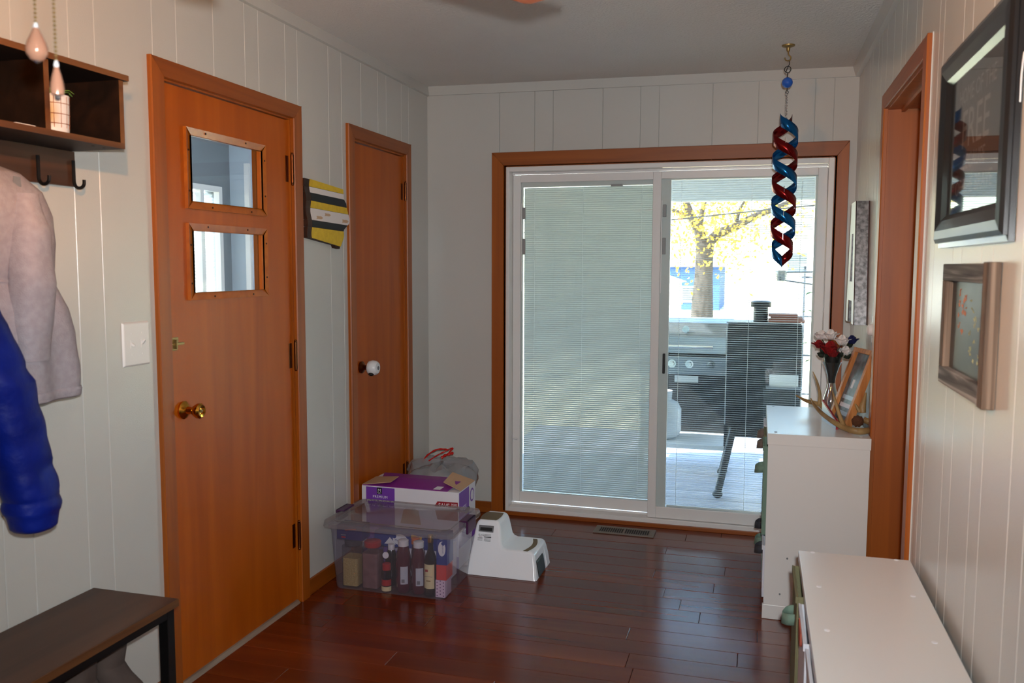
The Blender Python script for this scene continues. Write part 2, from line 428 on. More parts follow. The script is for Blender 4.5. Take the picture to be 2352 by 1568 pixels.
# ---- grooved board walls
def wall(name, plane, sign, grooves, u0, u1, top, openings, thick=.12):
    """plane 'x' or 'y'; boards face the room, backing sits behind; openings (a, b, z)"""
    def pt(u, d, z):                              # d: distance behind the face
        return (sign[0] + sign[1] * d, u, z) if plane == 'x' else (u, sign[0] + sign[1] * d, z)
    bk = MB()
    ops = sorted(openings)
    def rect(a, b, z0, z1, d0, d1, mb):
        mb.hexa([pt(a, d0, z0), pt(b, d0, z0), pt(b, d1, z0), pt(a, d1, z0)], [pt(a, d0, z1), pt(b, d0, z1), pt(b, d1, z1), pt(a, d1, z1)])
    cur = u0
    for a, b, z in ops:
        rect(cur, a, 0, top, .007, thick, bk); rect(a, b, z, top, .007, thick, bk); cur = b
    rect(cur, u1, 0, top, .007, thick, bk)
    root = struct(bk.build(name, 'rear_paint'))
    gs = [u0] + [g for g in sorted(grooves) if u0 < g < u1] + [u1]
    for a, b in zip(gs, gs[1:]):
        cuts = sorted({a, b} | {q for o in ops for q in o[:2] if a < q < b})
        mb = MB(); c_, g_ = .0017, .0005
        for p, q in zip(cuts, cuts[1:]):
            z0 = 0
            for o in ops:
                if o[0] - 1e-6 <= p and q <= o[1] + 1e-6: z0 = o[2]
            l = c_ if p == a and p != u0 else 0; r = c_ if q == b and q != u1 else 0
            gl = g_ if l else 0; gr = g_ if r else 0
            lo = [pt(p + gl, .007, z0), pt(q - gr, .007, z0), pt(q - gr, .007, top), pt(p + gl, .007, top)]
            mi = [pt(p + gl, c_, z0), pt(q - gr, c_, z0), pt(q - gr, c_, top), pt(p + gl, c_, top)]
            hi = [pt(p + gl + l, 0, z0), pt(q - gr - r, 0, z0), pt(q - gr - r, 0, top), pt(p + gl + l, 0, top)]
            mb.rings([lo, mi, hi])
        mb.build('panel_board', 'paint', root)
    return root
GL = [-.279, -.378, -.572, -.673, -.864, -1.066, -1.19, -1.457, -1.552, -1.746, -1.837, -2.03, -2.232, -2.35, -2.6, -2.699, -2.893, -2.989]
GL += [-3.19, -3.29, -3.55, -3.67, -3.87, -4.06, -4.16, -4.36, -4.45, -4.72, -4.85, -5.05, -5.24, -5.34, -5.53, -5.63]
wall('wall_left', 'x', (0, -1), GL, -5.7, 0, 2.5, [(-2.325, -1.515, 2.05), (-.975, -.337, 2.045)])
struct(MB().box(-.12, 0, REAR, -5.7, 0, 2.5).build('wall_left', 'rear_paint'))
GBK = [.435, .64, .746, 1.024, 1.229, 1.329, 1.608, 1.84, 2.118, 2.209]
wall('wall_back', 'y', (0, 1), GBK, -.12, W + .12, 2.5, [(.472, 2.226, 2.005)])
GR = [-.2, -.46, -.55, -.75, -.85, -1.0, -1.192, -1.38, -1.48, -1.68, -1.78, -2.07, -2.134, -2.376, -2.472, -2.664, -2.758, -2.963, -3.06, -3.26, -3.36, -3.63, -3.75, -3.95, -4.14, -4.24, -4.44, -4.54, -4.8]
wall('wall_right', 'x', (W, 1), GR, -4.9, 0, 2.5, [(-1.925, -1.093, 2.055)])
struct(MB().box(W, W + .12, REAR, -4.9, 0, 2.5).build('wall_right', 'rear_paint'))
struct(MB().box(-.12, W + .12, REAR - .12, REAR, 0, 2.5).build('wall_rear', 'rear_paint'))

# ---- crown strips and baseboards
b = MB(); b.hexa([(0, REAR, 2.415), (.017, REAR, 2.417), (.017, 0, 2.417), (0, 0, 2.415)], [(0, REAR, 2.47), (.009, REAR, 2.47), (.009, 0, 2.47), (0, 0, 2.47)])
struct(b.build('trim_1', 'paint'))
b = MB(); b.hexa([(.017, -.014, 2.417), (W - .02, -.014, 2.397), (W - .02, 0, 2.397), (.017, 0, 2.417)], [(.009, -.010, 2.47), (W - .01, -.010, 2.449), (W - .01, 0, 2.449), (.009, 0, 2.47)])
struct(b.build('trim_2', 'paint'))
b = MB(); b.hexa([(W - .020, REAR, 2.397), (W, REAR, 2.395), (W, 0, 2.395), (W - .020, 0, 2.397)], [(W - .034, REAR, 2.447), (W, REAR, 2.447), (W, 0, 2.447), (W - .034, 0, 2.447)])
struct(b.build('trim_3', 'paint'))
b = MB().box(0, .012, -1.456, -1.028, 0, .072); b.box(0, .012, -.283, 0, 0, .072); b.box(0, .012, REAR, -2.379, 0, .076); struct(b.build('baseboard_left', 'trim_wood_across', bevel=.003))
struct(MB().box(.012, .395, -.012, 0, 0, .065).build('baseboard_back', 'trim_wood_across', bevel=.003))
b = MB().box(W - .012, W, -1.038, -.012, 0, .072); b.box(W - .012, W, REAR, -1.981, 0, .072); struct(b.build('baseboard_right', 'trim_wood_across', bevel=.003))

# ---- door casings: three mitred boards each
def casing(root, o, plane, face, out, a0, a1, i0, i1, zt, zi, t=.017, head='trim_wood_across'):
    """boards between outer (a0,a1,zt) and inner (i0,i1,zi); out = direction into the room"""
    def pt(u, d, z): return (face + out * d, u, z) if plane == 'x' else (u, face + out * d, z)
    def board(quad, m):
        b = MB(o); n = len(quad)
        b.rings([[pt(u, 0, z) for u, z in quad], [pt(u, t * .72, z) for u, z in quad],
                 [pt(sum(q[0] for q in quad) / n + (u - sum(q[0] for q in quad) / n) * .93, t, z) if m != head else pt(u, t, sum(q[1] for q in quad) / n + (z - sum(q[1] for q in quad) / n) * .93) for u, z in quad]])
        return b.build('casing_board', m, root)
    board([(a0, 0), (i0, 0), (i0, zi), (a0, zt)], 'trim_wood')
    board([(i1, 0), (a1, 0), (a1, zt), (i1, zi)], 'trim_wood')
    board([(i0, zi), (i1, zi), (a1, zt), (a0, zt)], head)

# ---- door with two lites in the left wall
O = (0, -1.92, 0); d1 = struct_root('door_1', O)
casing(d1, O, 'x', 0, 1, -2.379, -1.456, -2.319, -1.519, 2.105, 2.046)
b = MB(O); b.box(-.12, 0, -2.325, -2.312, 0, 2.05); b.box(-.12, 0, -1.526, -1.515, 0, 2.05); b.box(-.12, 0, -2.312, -1.526, 2.04, 2.05)
b.box(-.062, -.05, -2.312, -2.300, 0, 2.04); b.box(-.062, -.05, -1.538, -1.526, 0, 2.04)
b.build('jamb', 'trim_wood', d1)
LY0, LY1 = -2.183, -1.733; LITES = ((1.655, 1.892), (1.343, 1.570))
b = MB(O); D0, D1 = -2.310, -1.528; xs = (-.048, -.008)
zc = [.012, LITES[1][0], LITES[1][1], LITES[0][0], LITES[0][1], 2.036]
b.box(*xs, D0, LY0, .012, 2.036); b.box(*xs, LY1, D1, .012, 2.036)
for z0, z1 in ((zc[0], zc[1]), (zc[2], zc[3]), (zc[4], zc[5])): b.box(*xs, LY0, LY1, z0, z1)
slab = b.build('door_leaf', 'door_wood', d1)
for z0, z1 in LITES:
    bw, bt = .026, .011
    for q in ([(LY0 - .018, z0 - .018), (LY1 + .018, z0 - .018), (LY1 - .008, z0 + .008), (LY0 + .008, z0 + .008)],
              [(LY1 + .018, z0 - .018), (LY1 + .018, z1 + .018), (LY1 - .008, z1 - .008), (LY1 - .008, z0 + .008)],
              [(LY1 + .018, z1 + .018), (LY0 - .018, z1 + .018), (LY0 + .008, z1 - .008), (LY1 - .008, z1 - .008)],
              [(LY0 - .018, z1 + .018), (LY0 - .018, z0 - .018), (LY0 + .008, z0 + .008), (LY0 + .008, z1 - .008)]):
        b = MB(O); b.rings([[(-.008, u, z) for u, z in q], [(.005, u, z) for u, z in q], [(.005, u, z) for u, z in q[:2]] + [(-.002, u, z) for u, z in q[2:]]])
        bead = b.build('glazing_bead', 'sash_wood', slab)
        (ua, za), (ub, zb) = q[0], q[1]
        for f in (.28, .78):
            uu, zz = lerp(ua, ub, f), lerp(za, zb, f); cu, czz = (LY0 + LY1) / 2, (z0 + z1) / 2
            uu += .010 if abs(uu - cu) > .2 and uu < cu else (-.010 if abs(uu - cu) > .2 else 0); zz += .010 if zz < z0 else (-.010 if zz > z1 else 0)
            MB(O).lathe([(.0035, .0038), (.0035, .0056), (.001, .0062)], (0, uu, zz), 'x', 8).build('nail_head', 'charred_wood', slab)
    MB(O).box(-.030, -.026, LY0, LY1, z0, z1).build('glass_pane', 'door_glass', slab)
kn = MB(O).lathe([(.030, -.008), (.031, 0), (.024, .006), (.013, .012), (.011, .030), (.018, .038), (.026, .052), (.026, .062), (.020, .068), (.012, .066), (.011, .062), (.001, .062)], (0, -2.245, .953), 'x', 28).build('door_knob', 'brass', d1, True)
MB(O).lathe([(.006, .0), (.006, .004), (.001, .005)], (.063, -2.245, .953), 'x', 12).build('knob_button', 'brass_old', kn, True)
b = MB(O); b.box(-.008, -.004, -2.312, -2.268, 1.160, 1.178); b.box(-.008, -.004, -2.312, -2.262, 1.186, 1.204); b.box(-.006, .003, -2.312, -2.240, 1.178, 1.186); b.box(-.004, .010, -2.290, -2.284, 1.166, 1.198)
bo = b.build('slide_bolt', 'brass_old', d1, bevel=.001)
for yy, zz in ((-2.300, 1.169), (-2.277, 1.169), (-2.300, 1.195), (-2.277, 1.195)): MB(O).lathe([(.003, -.004), (.003, -.003), (.001, -.0022)], (0, yy, zz), 'x', 8).build('screw', 'steel', bo)
for z0, z1 in ((1.783, 1.897), (1.012, 1.125), (.24, .351)):
    h = MB(O); r = .0072
    h.lathe([(r, 0), (r, z1 - z0)], (.007, -1.523, z0), 'z', 12); h.ball((.007, -1.523, z1 + .004), .0062, 10, 6); h.ball((.007, -1.523, z0 - .004), .0062, 10, 6)
    hi = h.build('hinge', 'bronze', d1, True)
    MB(O).box(-.0079, -.0066, -1.553, -1.530, z0 + .004, z1 - .004).build('hinge_leaf', 'bronze', hi)
struct(MB().hexa([(-.10, -2.31, 0), (.012, -2.31, 0), (.012, -1.53, 0), (-.10, -1.53, 0)], [(-.10, -2.31, .014), (.0, -2.31, .012), (.0, -1.53, .012), (-.10, -1.53, .014)]).build('trim_4', 'threshold'))

# ---- closet door in the left wall
O = (0, -.655, 0); d2 = struct_root('door_2', O)
casing(d2, O, 'x', 0, 1, -1.028, -.283, -.968, -.343, 2.105, 2.042)
b = MB(O); b.box(-.12, 0, -.975, -.962, 0, 2.045); b.box(-.12, 0, -.348, -.337, 0, 2.045); b.box(-.12, 0, -.962, -.348, 2.034, 2.045); b.build('jamb', 'trim_wood', d2)
MB(O).box(-.044, -.007, -.960, -.350, .012, 2.028).build('door_leaf', 'door_wood', d2)
for z0, z1 in ((1.796, 1.891), (.255, .35)):
    h = MB(O); h.lathe([(.0068, 0), (.0068, z1 - z0)], (.007, -.345, z0), 'z', 12); h.ball((.007, -.345, z1 + .004), .006, 10, 6)
    hi = h.build('hinge', 'bronze', d2, True); MB(O).box(-.0069, -.0056, -.378, -.352, z0 + .004, z1 - .004).build('hinge_leaf', 'bronze', hi)
kn = MB(O).lathe([(.029, -.007), (.030, .001), (.022, .008), (.012, .014), (.011, .045)], (0, -.885, .945), 'x', 24).build('door_knob', 'bronze', d2, True)
kc = MB(O).lathe([(.012, .030), (.024, .032), (.034, .040), (.037, .055), (.035, .074), (.027, .084), (.012, .086), (.001, .086)], (0, -.885, .945), 'x', 28).build('child_proof_cover', 'knob_white', kn, True)
MB(O).ball((.058, -.905, .917), (.014, .014, .010), 12, 8).build('grip_hole', 'dark_slot', kn, True)
MB(O).lathe([(.010, .085), (.010, .0875), (.006, .0880)], (0, -.885, .945), 'x', 14).build('grip_hole', 'ink_grey', kn)

# ---- doorway in the right wall with its door swung away
O = (W, -1.5, 0); d3 = struct_root('door_3', O)
casing(d3, O, 'x', W, -1, -1.981, -1.038, -1.921, -1.098, 2.11, 2.05, t=.016)
b = MB(O); b.box(W, W + .12, -1.930, -1.915, 0, 2.055); b.box(W, W + .145, -1.104, -1.090, 0, 2.055); b.box(W, W + .145, -1.915, -1.104, 2.045, 2.056)
b.box(W + .045, W + .058, -1.915, -1.903, 0, 2.045); b.box(W + .045, W + .058, -1.903, -1.116, 2.033, 2.045)
b.build('jamb', 'trim_wood', d3)
MB(O).box(W + .150, W + .93, -1.150, -1.113, .012, 2.022).build('door_leaf', 'door_wood', d3)
b = MB(O); b.box(W - .003, W, -1.9845, -1.981, .0, 2.112); b.build('caulk_line', 'paint', d3)
# the small hall beyond it
struct(MB().box(W + .12, W + 1.2, -2.8, -.3, 2.44, 2.5).build('ceiling', 'back_room_light'))
b = MB(); b.box(W + 1.2, W + 1.3, -2.8, -.3, -.0, 2.5); b.box(W + .12, W + 1.3, -.3, -.2, 0, 2.5); b.box(W + .12, W + 1.3, -2.9, -2.8, 0, 2.5); struct(b.build('wall_hall', 'rear_paint'))
struct(MB().box(W + .0, W + 1.2, -2.8, -.3, -.02, -.001).build('floor', 'floor_wood'))

# ---- sliding glass door with blinds between the panes
O = (1.35, 0, 0); sd = struct_root('door_4', O)
casing(sd, O, 'y', 0, -1, .395, 2.29, .466, 2.232, 2.082, 2.008, t=.02)
b = MB(O); b.box(.462, .478, 0, .10, 0, 2.014); b.box(2.222, 2.238, 0, .10, 0, 2.014); b.box(.462, 2.238, 0, .10, 2.0, 2.014); b.build('jamb', 'trim_wood', sd)
MB(O).box(.395, 2.29, -.024, .0, 0, .022).build('sill_strip', 'trim_wood_across', sd, bevel=.002)
b = MB(O); FX0, FX1, FZ1 = .478, 2.222, 2.0
b.box(FX0, .498, -.012, .115, .018, FZ1); b.box(2.194, FX1, -.012, .115, .018, FZ1); b.box(.498, 2.194, -.012, .115, 1.974, FZ1)
b.box(.498, 2.194, -.012, .115, .018, .046); b.box(.498, 2.194, .052, .058, .046, .058); b.box(.498, 2.194, .052, .058, 1.962, 1.974)
b.build('frame', 'vinyl', sd, bevel=.0025)
def panel(x0, x1, z0, z1, y0, st, rb, rt, bx0, bx1, bz0, bz1, tilt, n, cords, open_gap):
    b = MB(O); y1 = y0 + .042
    b.box(x0, x0 + st, y0, y1, z0, z1); b.box(x1 - st, x1, y0, y1, z0, z1); b.box(x0 + st, x1 - st, y0, y1, z0, z0 + rb); b.box(x0 + st, x1 - st, y0, y1, z1 - rt, z1)
    p = b.build('door_panel', 'vinyl', sd, bevel=.003)
    gx0, gx1, gz0, gz1 = x0 + st, x1 - st, z0 + rb, z1 - rt
    b = MB(O)
    for (a0, a1, c0, c1) in ((gx0, bx0 - .006, gz0, gz1), (bx1 + .006, gx1, gz0, gz1), (bx0 - .006, bx1 + .006, bz1 + .004, gz1)):
        if a1 - a0 > .004 and c1 - c0 > .004: b.box(a0, a1, y0 + .013, y0 + .030, c0, c1)
    if b.v: b.build('blind_channel', 'vinyl', p)
    MB(O).box(gx0, gx1, y0 + .009, y0 + .012, gz0, gz1).build('glass_pane', 'window_glass', p)
    MB(O).box(gx0, gx1, y0 + .034, y0 + .036, gz0, gz1).build('glass_pane', 'window_glass', p)
    hw, sg = .0063, MB(); ca, sa = math.cos(tilt), math.sin(tilt)
    prof = [(-hw, 0), (-hw * .5, .0009), (0, .0012), (hw * .5, .0009), (hw, 0)]
    a = [(bx0 - O[0], q * ca - r * sa, q * sa + r * ca) for q, r in prof]; c = [(bx1 - O[0], y_, z_) for _, y_, z_ in a]
    sg.add(a + c, [(i, 5 + i, 6 + i, i + 1) for i in range(4)])
    src = sg.build('slat', 'closed_slat' if abs(tilt) > .6 else 'blind_slat', p, True); step = (bz1 - bz0) / n
    src.location = (0, y0 + .0215, bz0 + step * .5)
    for i in range(1, n): inst(src, 'slat', (0, y0 + .0215, bz0 + step * (i + .5)), p)
    MB(O).box(bx0, bx1, y0 + .016, y0 + .027, bz0 - .012, bz0 - .003).build('bottom_rail', 'vinyl', p, bevel=.001)
    for cx in cords: MB(O).tube([(cx, y0 + .0138, bz0 - .006), (cx, y0 + .0138, bz1)], .0011, 6).build('ladder_cord', 'cord', p)
    return p
pl = panel(.500, 1.345, .060, 1.962, .060, .045, .062, .044, .562, 1.300, .128, 1.888, math.radians(-73), 150, (.625, .905, 1.235), 0)
pr_ = panel(1.302, 2.192, .048, 1.955, .006, .046, .064, .040, 1.405, 2.130, .125, 1.905, math.radians(-8), 152, (1.455, 1.82, 2.07), 0)
for p, x0, y0 in ((pl, .553, .0665), (pr_, 1.356, .0125)):
    k = MB(O).box(x0 - .006, x0 - .001, y0 - .004, y0 + .004, 1.30, 1.80).build('blind_track', 'vinyl', p)
    for z0, z1 in ((1.712, 1.778), (1.51, 1.60)): MB(O).box(x0 + .002, x0 + .020, y0 - .008, y0 + .003, z0, z1).build('blind_slider', 'vinyl_grey', p, bevel=.002)
MB(O).box(1.062, 1.128, .066, .084, 1.887, 1.899).build('tilt_box', 'vinyl_grey', pl)
MB(O).box(1.372, 1.386, -.006, .012, .86, .97).build('handle', 'ink_black', pr_, bevel=.003)
MB(O).tube([(.506, .058, .44), (.522, .045, .438), (.534, .045, .436)], .006, 8).build('latch_pin', 'vinyl', sd, True)

# ---- the back room seen through the lites of the left door
b = MB(); b.box(-2.12, -2.0, -3.4, 1.12, 0, .6); b.box(-2.12, -2.0, -3.4, -3.1, .6, 2.25); b.box(-2.12, -2.0, -1.7, -1.55, .6, 2.25); b.box(-2.12, -2.0, -.1, .42, .6, 2.25); b.box(-2.12, -2.0, .42, 1.12, .6, .95); b.box(-2.12, -2.0, .42, 1.12, 2.0, 2.25); b.box(-2.12, -2.0, .86, 1.12, .95, 2.0); b.box(-2.12, -2.0, -3.4, 1.12, 2.25, 2.5)
b.box(-2.0, -.12, -3.5, -3.4, 0, 2.5); struct(b.build('wall_back_room', 'back_room_grey'))
b = MB(); b.box(-2.12, -.12, 1.0, 1.12, 0, 2.5); struct(b.build('wall_back_room', 'back_room_light'))
b = MB().box(-.12, -.10, .12, 1.12, -.1, 2.5); struct(b.build('wall_porch', 'house_white'))
struct(MB().box(-2.12, -.12, -3.5, 1.12, -.02, 0).build('floor', 'road')); struct(MB().box(-2.12, -.12, -3.5, 1.12, 2.42, 2.5).build('ceiling', 'back_room_light'))
O = (-2.0, .64, 0); wd = struct_root('window_1', O)
for wi, (ya, yb) in enumerate(((-3.1, -1.7), (-1.55, -.1))):  # two unseen windows added so daylight brightens the back room
    added_window = struct_root('window_%d' % (wi + 2), (-2.05, ya, 0)); oo = (-2.05, ya, 0); ym = (ya + yb) / 2
    b = MB(oo); b.box(-2.08, -2.02, ya, ya + .05, .6, 2.25); b.box(-2.08, -2.02, yb - .05, yb, .6, 2.25); b.box(-2.08, -2.02, ya, yb, .6, .65); b.box(-2.08, -2.02, ya, yb, 2.2, 2.25); b.box(-2.08, -2.02, ym - .02, ym + .02, .65, 2.2); b.build('window_frame', 'vinyl', added_window)
    MB(oo).box(-2.052, -2.048, ya + .05, yb - .05, .65, 2.2).build('glass_pane', 'window_glass', added_window)
b = MB(O); b.box(-2.03, -1.985, .40, .44, .93, 2.02); b.box(-2.03, -1.985, .84, .88, .93, 2.02); b.box(-2.03, -1.985, .44, .84, .93, .97); b.box(-2.03, -1.985, .44, .84, 1.98, 2.02); b.box(-2.03, -1.985, .62, .66, .97, 1.98); b.build('window_frame', 'vinyl', wd)
MB(O).box(-2.06, -2.056, .42, .86, .95, 2.0).build('glass_pane', 'window_glass', wd)
s0 = MB(); s0.add([(-.012, .43, -.008), (-.012, .85, -.008), (.004, .85, .008), (.004, .43, .008)], [(0, 1, 2, 3)])
src = s0.build('slat', 'blind_slat', wd); src.location = (-.05, -.64, .98)
for i in range(1, 42): inst(src, 'slat', (-.05, -.64, .98 + .0238 * i), wd)
b = MB(); b.box(-1.42, -1.36, .965, 1.0, 0, 2.2); struct(b.build('trim_5', 'vinyl'))
b = MB(); b.box(-1.86, -1.82, .975, 1.0, 0, 2.2); struct(b.build('trim_6', 'vinyl'))
# ================================================================== LIGHT FITTINGS
HUB = Vector((1.02, -3.70, 0))
O = (HUB.x, HUB.y, 1.80); fan = thing('ceiling_fan', 'wooden-bladed ceiling fan with lit glass globes and beaded pull chains', 'ceiling fan', O)
MB(O).lathe([(.07, 2.37), (.075, 2.45), (.06, 2.4585)], (HUB.x, HUB.y, 0), 'z', 24).build('canopy', 'fan_body', fan, True)
MB(O).lathe([(.012, 2.12), (.012, 2.38)], (HUB.x, HUB.y, 0), 'z', 12).build('downrod', 'fan_body', fan, True)
MB(O).lathe([(.05, 1.995), (.115, 2.015), (.125, 2.06), (.11, 2.11), (.04, 2.14)], (HUB.x, HUB.y, 0), 'z', 28).build('motor_housing', 'fan_body', fan, True)
MB(O).lathe([(.030, 1.885), (.045, 1.90), (.045, 1.92), (.03, 1.93), (.03, 1.97), (.05, 1.995)], (HUB.x, HUB.y, 0), 'z', 24).build('light_kit', 'fan_body', fan, True)
A0 = math.radians(60.5)
for k in range(3):
    a = A0 + k * 2 * math.pi / 3; e = Vector((math.cos(a), math.sin(a), 0)); n = Vector((-math.sin(a), math.cos(a), 0)); b = MB(O)
    prof = [(.17, .045), (.24, .058), (.66, .068), (.846, .066), (.860, .056)]
    pts = [HUB + e * r + n * w for r, w in prof] + [HUB + e * r - n * w for r, w in reversed(prof)]
    b.prism([(p.x, p.y, 1.993) for p in pts], (0, 0, .006)); b.build('blade', 'fan_blade', fan, bevel=.0015)
    b = MB(O); q = [HUB + e * .04 + n * .018, HUB + e * .24 + n * .03, HUB + e * .24 - n * .03, HUB + e * .04 - n * .018]
    b.prism([(p.x, p.y, 1.999) for p in q], (0, 0, .006)); b.build('blade_bracket', 'fan_body', fan)
for az, el_, pw_ in ((146, 14, 38), (38, 3, 46), (272, 8, 36)):                         # three metal cup shades, each with its own warm bulb
    a = math.radians(az); el = math.radians(el_); e = Vector((math.cos(a) * math.cos(el), math.sin(a) * math.cos(el), math.sin(el))); n = Vector((-math.sin(a), math.cos(a), 0)); w3 = e.cross(n); c0 = HUB + e * .055 + Vector((0, 0, 1.905)); b = MB(O); rs = []
    for t_, r_ in ((0, .014), (.006, .030), (.025, .044), (.055, .050), (.082, .052), (.080, .049), (.055, .047), (.025, .041), (.008, .027), (.004, .010)):
        rs.append([c0 + e * t_ + n * (r_ * math.cos(k * math.pi / 12)) + w3 * (r_ * math.sin(k * math.pi / 12)) for k in range(24)])
    b.rings(rs).build('cup_shade', 'fan_body', fan, True)
    q = c0 + e * .010; MB(O).ball(q, .006, 12, 8).build('lamp_globe', 'lamp_glass', fan, True)
    l = add_light('fan_bulb', 'POINT', c0 + e * .022, pw_, (1, .42, .10), .012)
    tag(l, 'warm bulb inside a fan shade', 'bulb')
def chain(px, py, y, top, kind):
    p = at(px, py, y); m = MB(O); z = p.z + .025
    while z < top: m.ball((p.x, p.y, z), .0022, 6, 4); z += .0056
    ch = m.build('pull_chain', 'brass_old', fan, True)
    if kind == 0: pr = [(.001, -.022), (.008, -.020), (.0135, -.012), (.0142, -.005), (.0115, .004), (.007, .014), (.004, .021), (.002, .025)]
    else: pr = [(.0035, -.017), (.008, -.016), (.009, -.009), (.0078, .001), (.0055, .011), (.0035, .018), (.002, .024)]
    MB(O).lathe(pr, p, 'z', 20).build('pull_pendant', 'bulb_copper', ch, True)
    MB(O).lathe([(.0028, .020), (.0036, .0235), (.002, .029)], p, 'z', 12).build('pendant_cap', 'cap_white', ch, True)
    MB(O).lathe([(.001, -.024), (.004, -.022), (.004, -.017)], p, 'z', 12).build('pendant_tip', 'silver_glass', ch, True)
chain(84, 103, -3.745, 1.99, 0); chain(131, 190, -3.742, 1.99, 1)
O = (-1.0, -.5, 2.36); dl = thing('fill_ceiling_light', 'round white ceiling light added out of view to brighten the back room', 'ceiling light', O)  # unseen fitting added to brighten the back room behind the lites
MB(O).lathe([(.15, 2.395), (.15, 2.418)], (-1.0, -.5, 0), 'z', 28).build('mount_ring', 'steel', dl); MB(O).lathe([(.02, 2.385), (.10, 2.388), (.14, 2.396)], (-1.0, -.5, 0), 'z', 28).build('dome', 'dome_glass', dl, True)
tag(add_light('fill_bulb', 'POINT', (-1.0, -.5, 2.33), 42, (.92, .97, 1), .05), 'bulb of the ceiling light added to brighten the back room', 'bulb')
# ================================================================== LEFT WALL
# coat shelf
SY1 = -2.722; SY0 = -3.62
O = (0, -3.17, 1.66); sh = thing('coat_shelf', 'dark walnut cubby shelf with black coat hooks on the left wall', 'shelf', O)
MB(O).box(.001, .206, SY0 - .01, SY1 + .010, 1.942, 1.957).build('top_board', 'shelf_wood_shaded', sh)
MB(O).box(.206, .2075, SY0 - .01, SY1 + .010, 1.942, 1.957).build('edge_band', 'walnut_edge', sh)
MB(O).box(.001, .195, SY0, SY1, 1.760, 1.775).build('bottom_board', 'shelf_wood_shaded', sh)
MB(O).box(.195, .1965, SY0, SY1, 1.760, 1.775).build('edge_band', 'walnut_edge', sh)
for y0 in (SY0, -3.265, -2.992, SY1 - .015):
    MB(O).box(.001, .195, y0, y0 + .015, 1.775, 1.942).build('upright', 'shelf_wood_shaded', sh); MB(O).box(.195, .1965, y0, y0 + .015, 1.775, 1.942).build('edge_band', 'walnut_edge', sh)
bk = MB(O).box(.001, .012, SY0, SY1, 1.775, 1.942).build('back_panel', 'shelf_wood_shaded', sh)
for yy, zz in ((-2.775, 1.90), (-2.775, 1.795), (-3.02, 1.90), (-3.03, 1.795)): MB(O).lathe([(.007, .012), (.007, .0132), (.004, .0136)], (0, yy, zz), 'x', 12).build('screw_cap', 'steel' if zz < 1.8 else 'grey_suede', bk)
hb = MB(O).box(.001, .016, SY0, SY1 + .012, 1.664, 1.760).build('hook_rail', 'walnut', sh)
for yy in (-2.722, -2.845, -2.98, -3.11, -3.24, -3.37):
    pth = smoothpath([(.022, yy, 1.735), (.022, yy, 1.70), (.023, yy, 1.672), (.032, yy, 1.660), (.046, yy, 1.660), (.055, yy, 1.668), (.056, yy, 1.681)], 4)
    MB(O).tube(pth, .0045, 8).build('coat_hook', 'black_metal', hb, True)
for yy in (-2.76, -2.80): MB(O).lathe([(.004, 1.7590), (.004, 1.7604)], (.16, yy, 0), 'z', 8).build('screw_cap', 'dark_slot', sh)
# potted plant in the cubby
O = (.135, -2.905, 1.775); pp = thing('potted_plant', 'small leafy plant in white pot with copper grid lines, in the shelf cubby', 'potted plant', O)
PX, PY = .135, -2.905
pot = MB(O).lathe([(.033, 1.775), (.036, 1.778), (.0385, 1.835), (.039, 1.872), (.035, 1.872), (.034, 1.86), (.001, 1.86)], (PX, PY, 0), 'z', 28).build('pot', 'pot_white', pp, True)
for z in (1.80, 1.824, 1.85): MB(O).lathe([(.0383 + (z - 1.8) * .018, z - .0008), (.0389 + (z - 1.8) * .018, z), (.0383 + (z - 1.8) * .018, z + .0008)], (PX, PY, 0), 'z', 28, False).build('grid_line', 'copper_line', pot)
for k in range(7):
    a = k * .45 - 1.2; MB(O).tube([(PX + .0366 * math.cos(a), PY + .0366 * math.sin(a), 1.79), (PX + .0388 * math.cos(a), PY + .0388 * math.sin(a), 1.868)], .0008, 4).build('grid_line', 'copper_line', pot)
for k in range(9):
    a = k * .72; L = .032 + .01 * (k % 3); e = Vector((math.cos(a), math.sin(a), 0)); n = Vector((-math.sin(a), math.cos(a), 0)); c0 = Vector((PX, PY, 1.862)) + e * .008
    A = [c0 + e * L * t + Vector((0, 0, .026 * math.sin(t * 2.4))) + n * .010 * math.sin(math.pi * min(1, t + .08)) for t in (0, .25, .5, .75, 1)]
    Bv = [c0 + e * L * t + Vector((0, 0, .026 * math.sin(t * 2.4))) - n * .010 * math.sin(math.pi * min(1, t + .08)) for t in (0, .25, .5, .75, 1)]
    MB(O).strip(A, Bv).build('leaf', 'leaf_green', pp, True, solid=.0008)
# little things in the next cubby
tag(MB().hexa([(.185, -3.07, 1.775), (.185, -3.012, 1.775), (.10, -3.012, 1.775), (.10, -3.07, 1.775)], [(.185, -3.07, 1.7785), (.185, -3.012, 1.7785), (.10, -3.012, 1.7785), (.10, -3.07, 1.7785)]).build('envelope', 'plate_white'), 'thin white envelope lying in the shelf cubby left of the plant', 'envelope')
m = MB().ball((.15, -3.145, 1.7865), (.03, .038, .0115), 16, 8); tag(m.build('cloth_cap', 'pot_white', None, True), 'rounded white cloth bundle at the left end of the shelf', 'cloth')

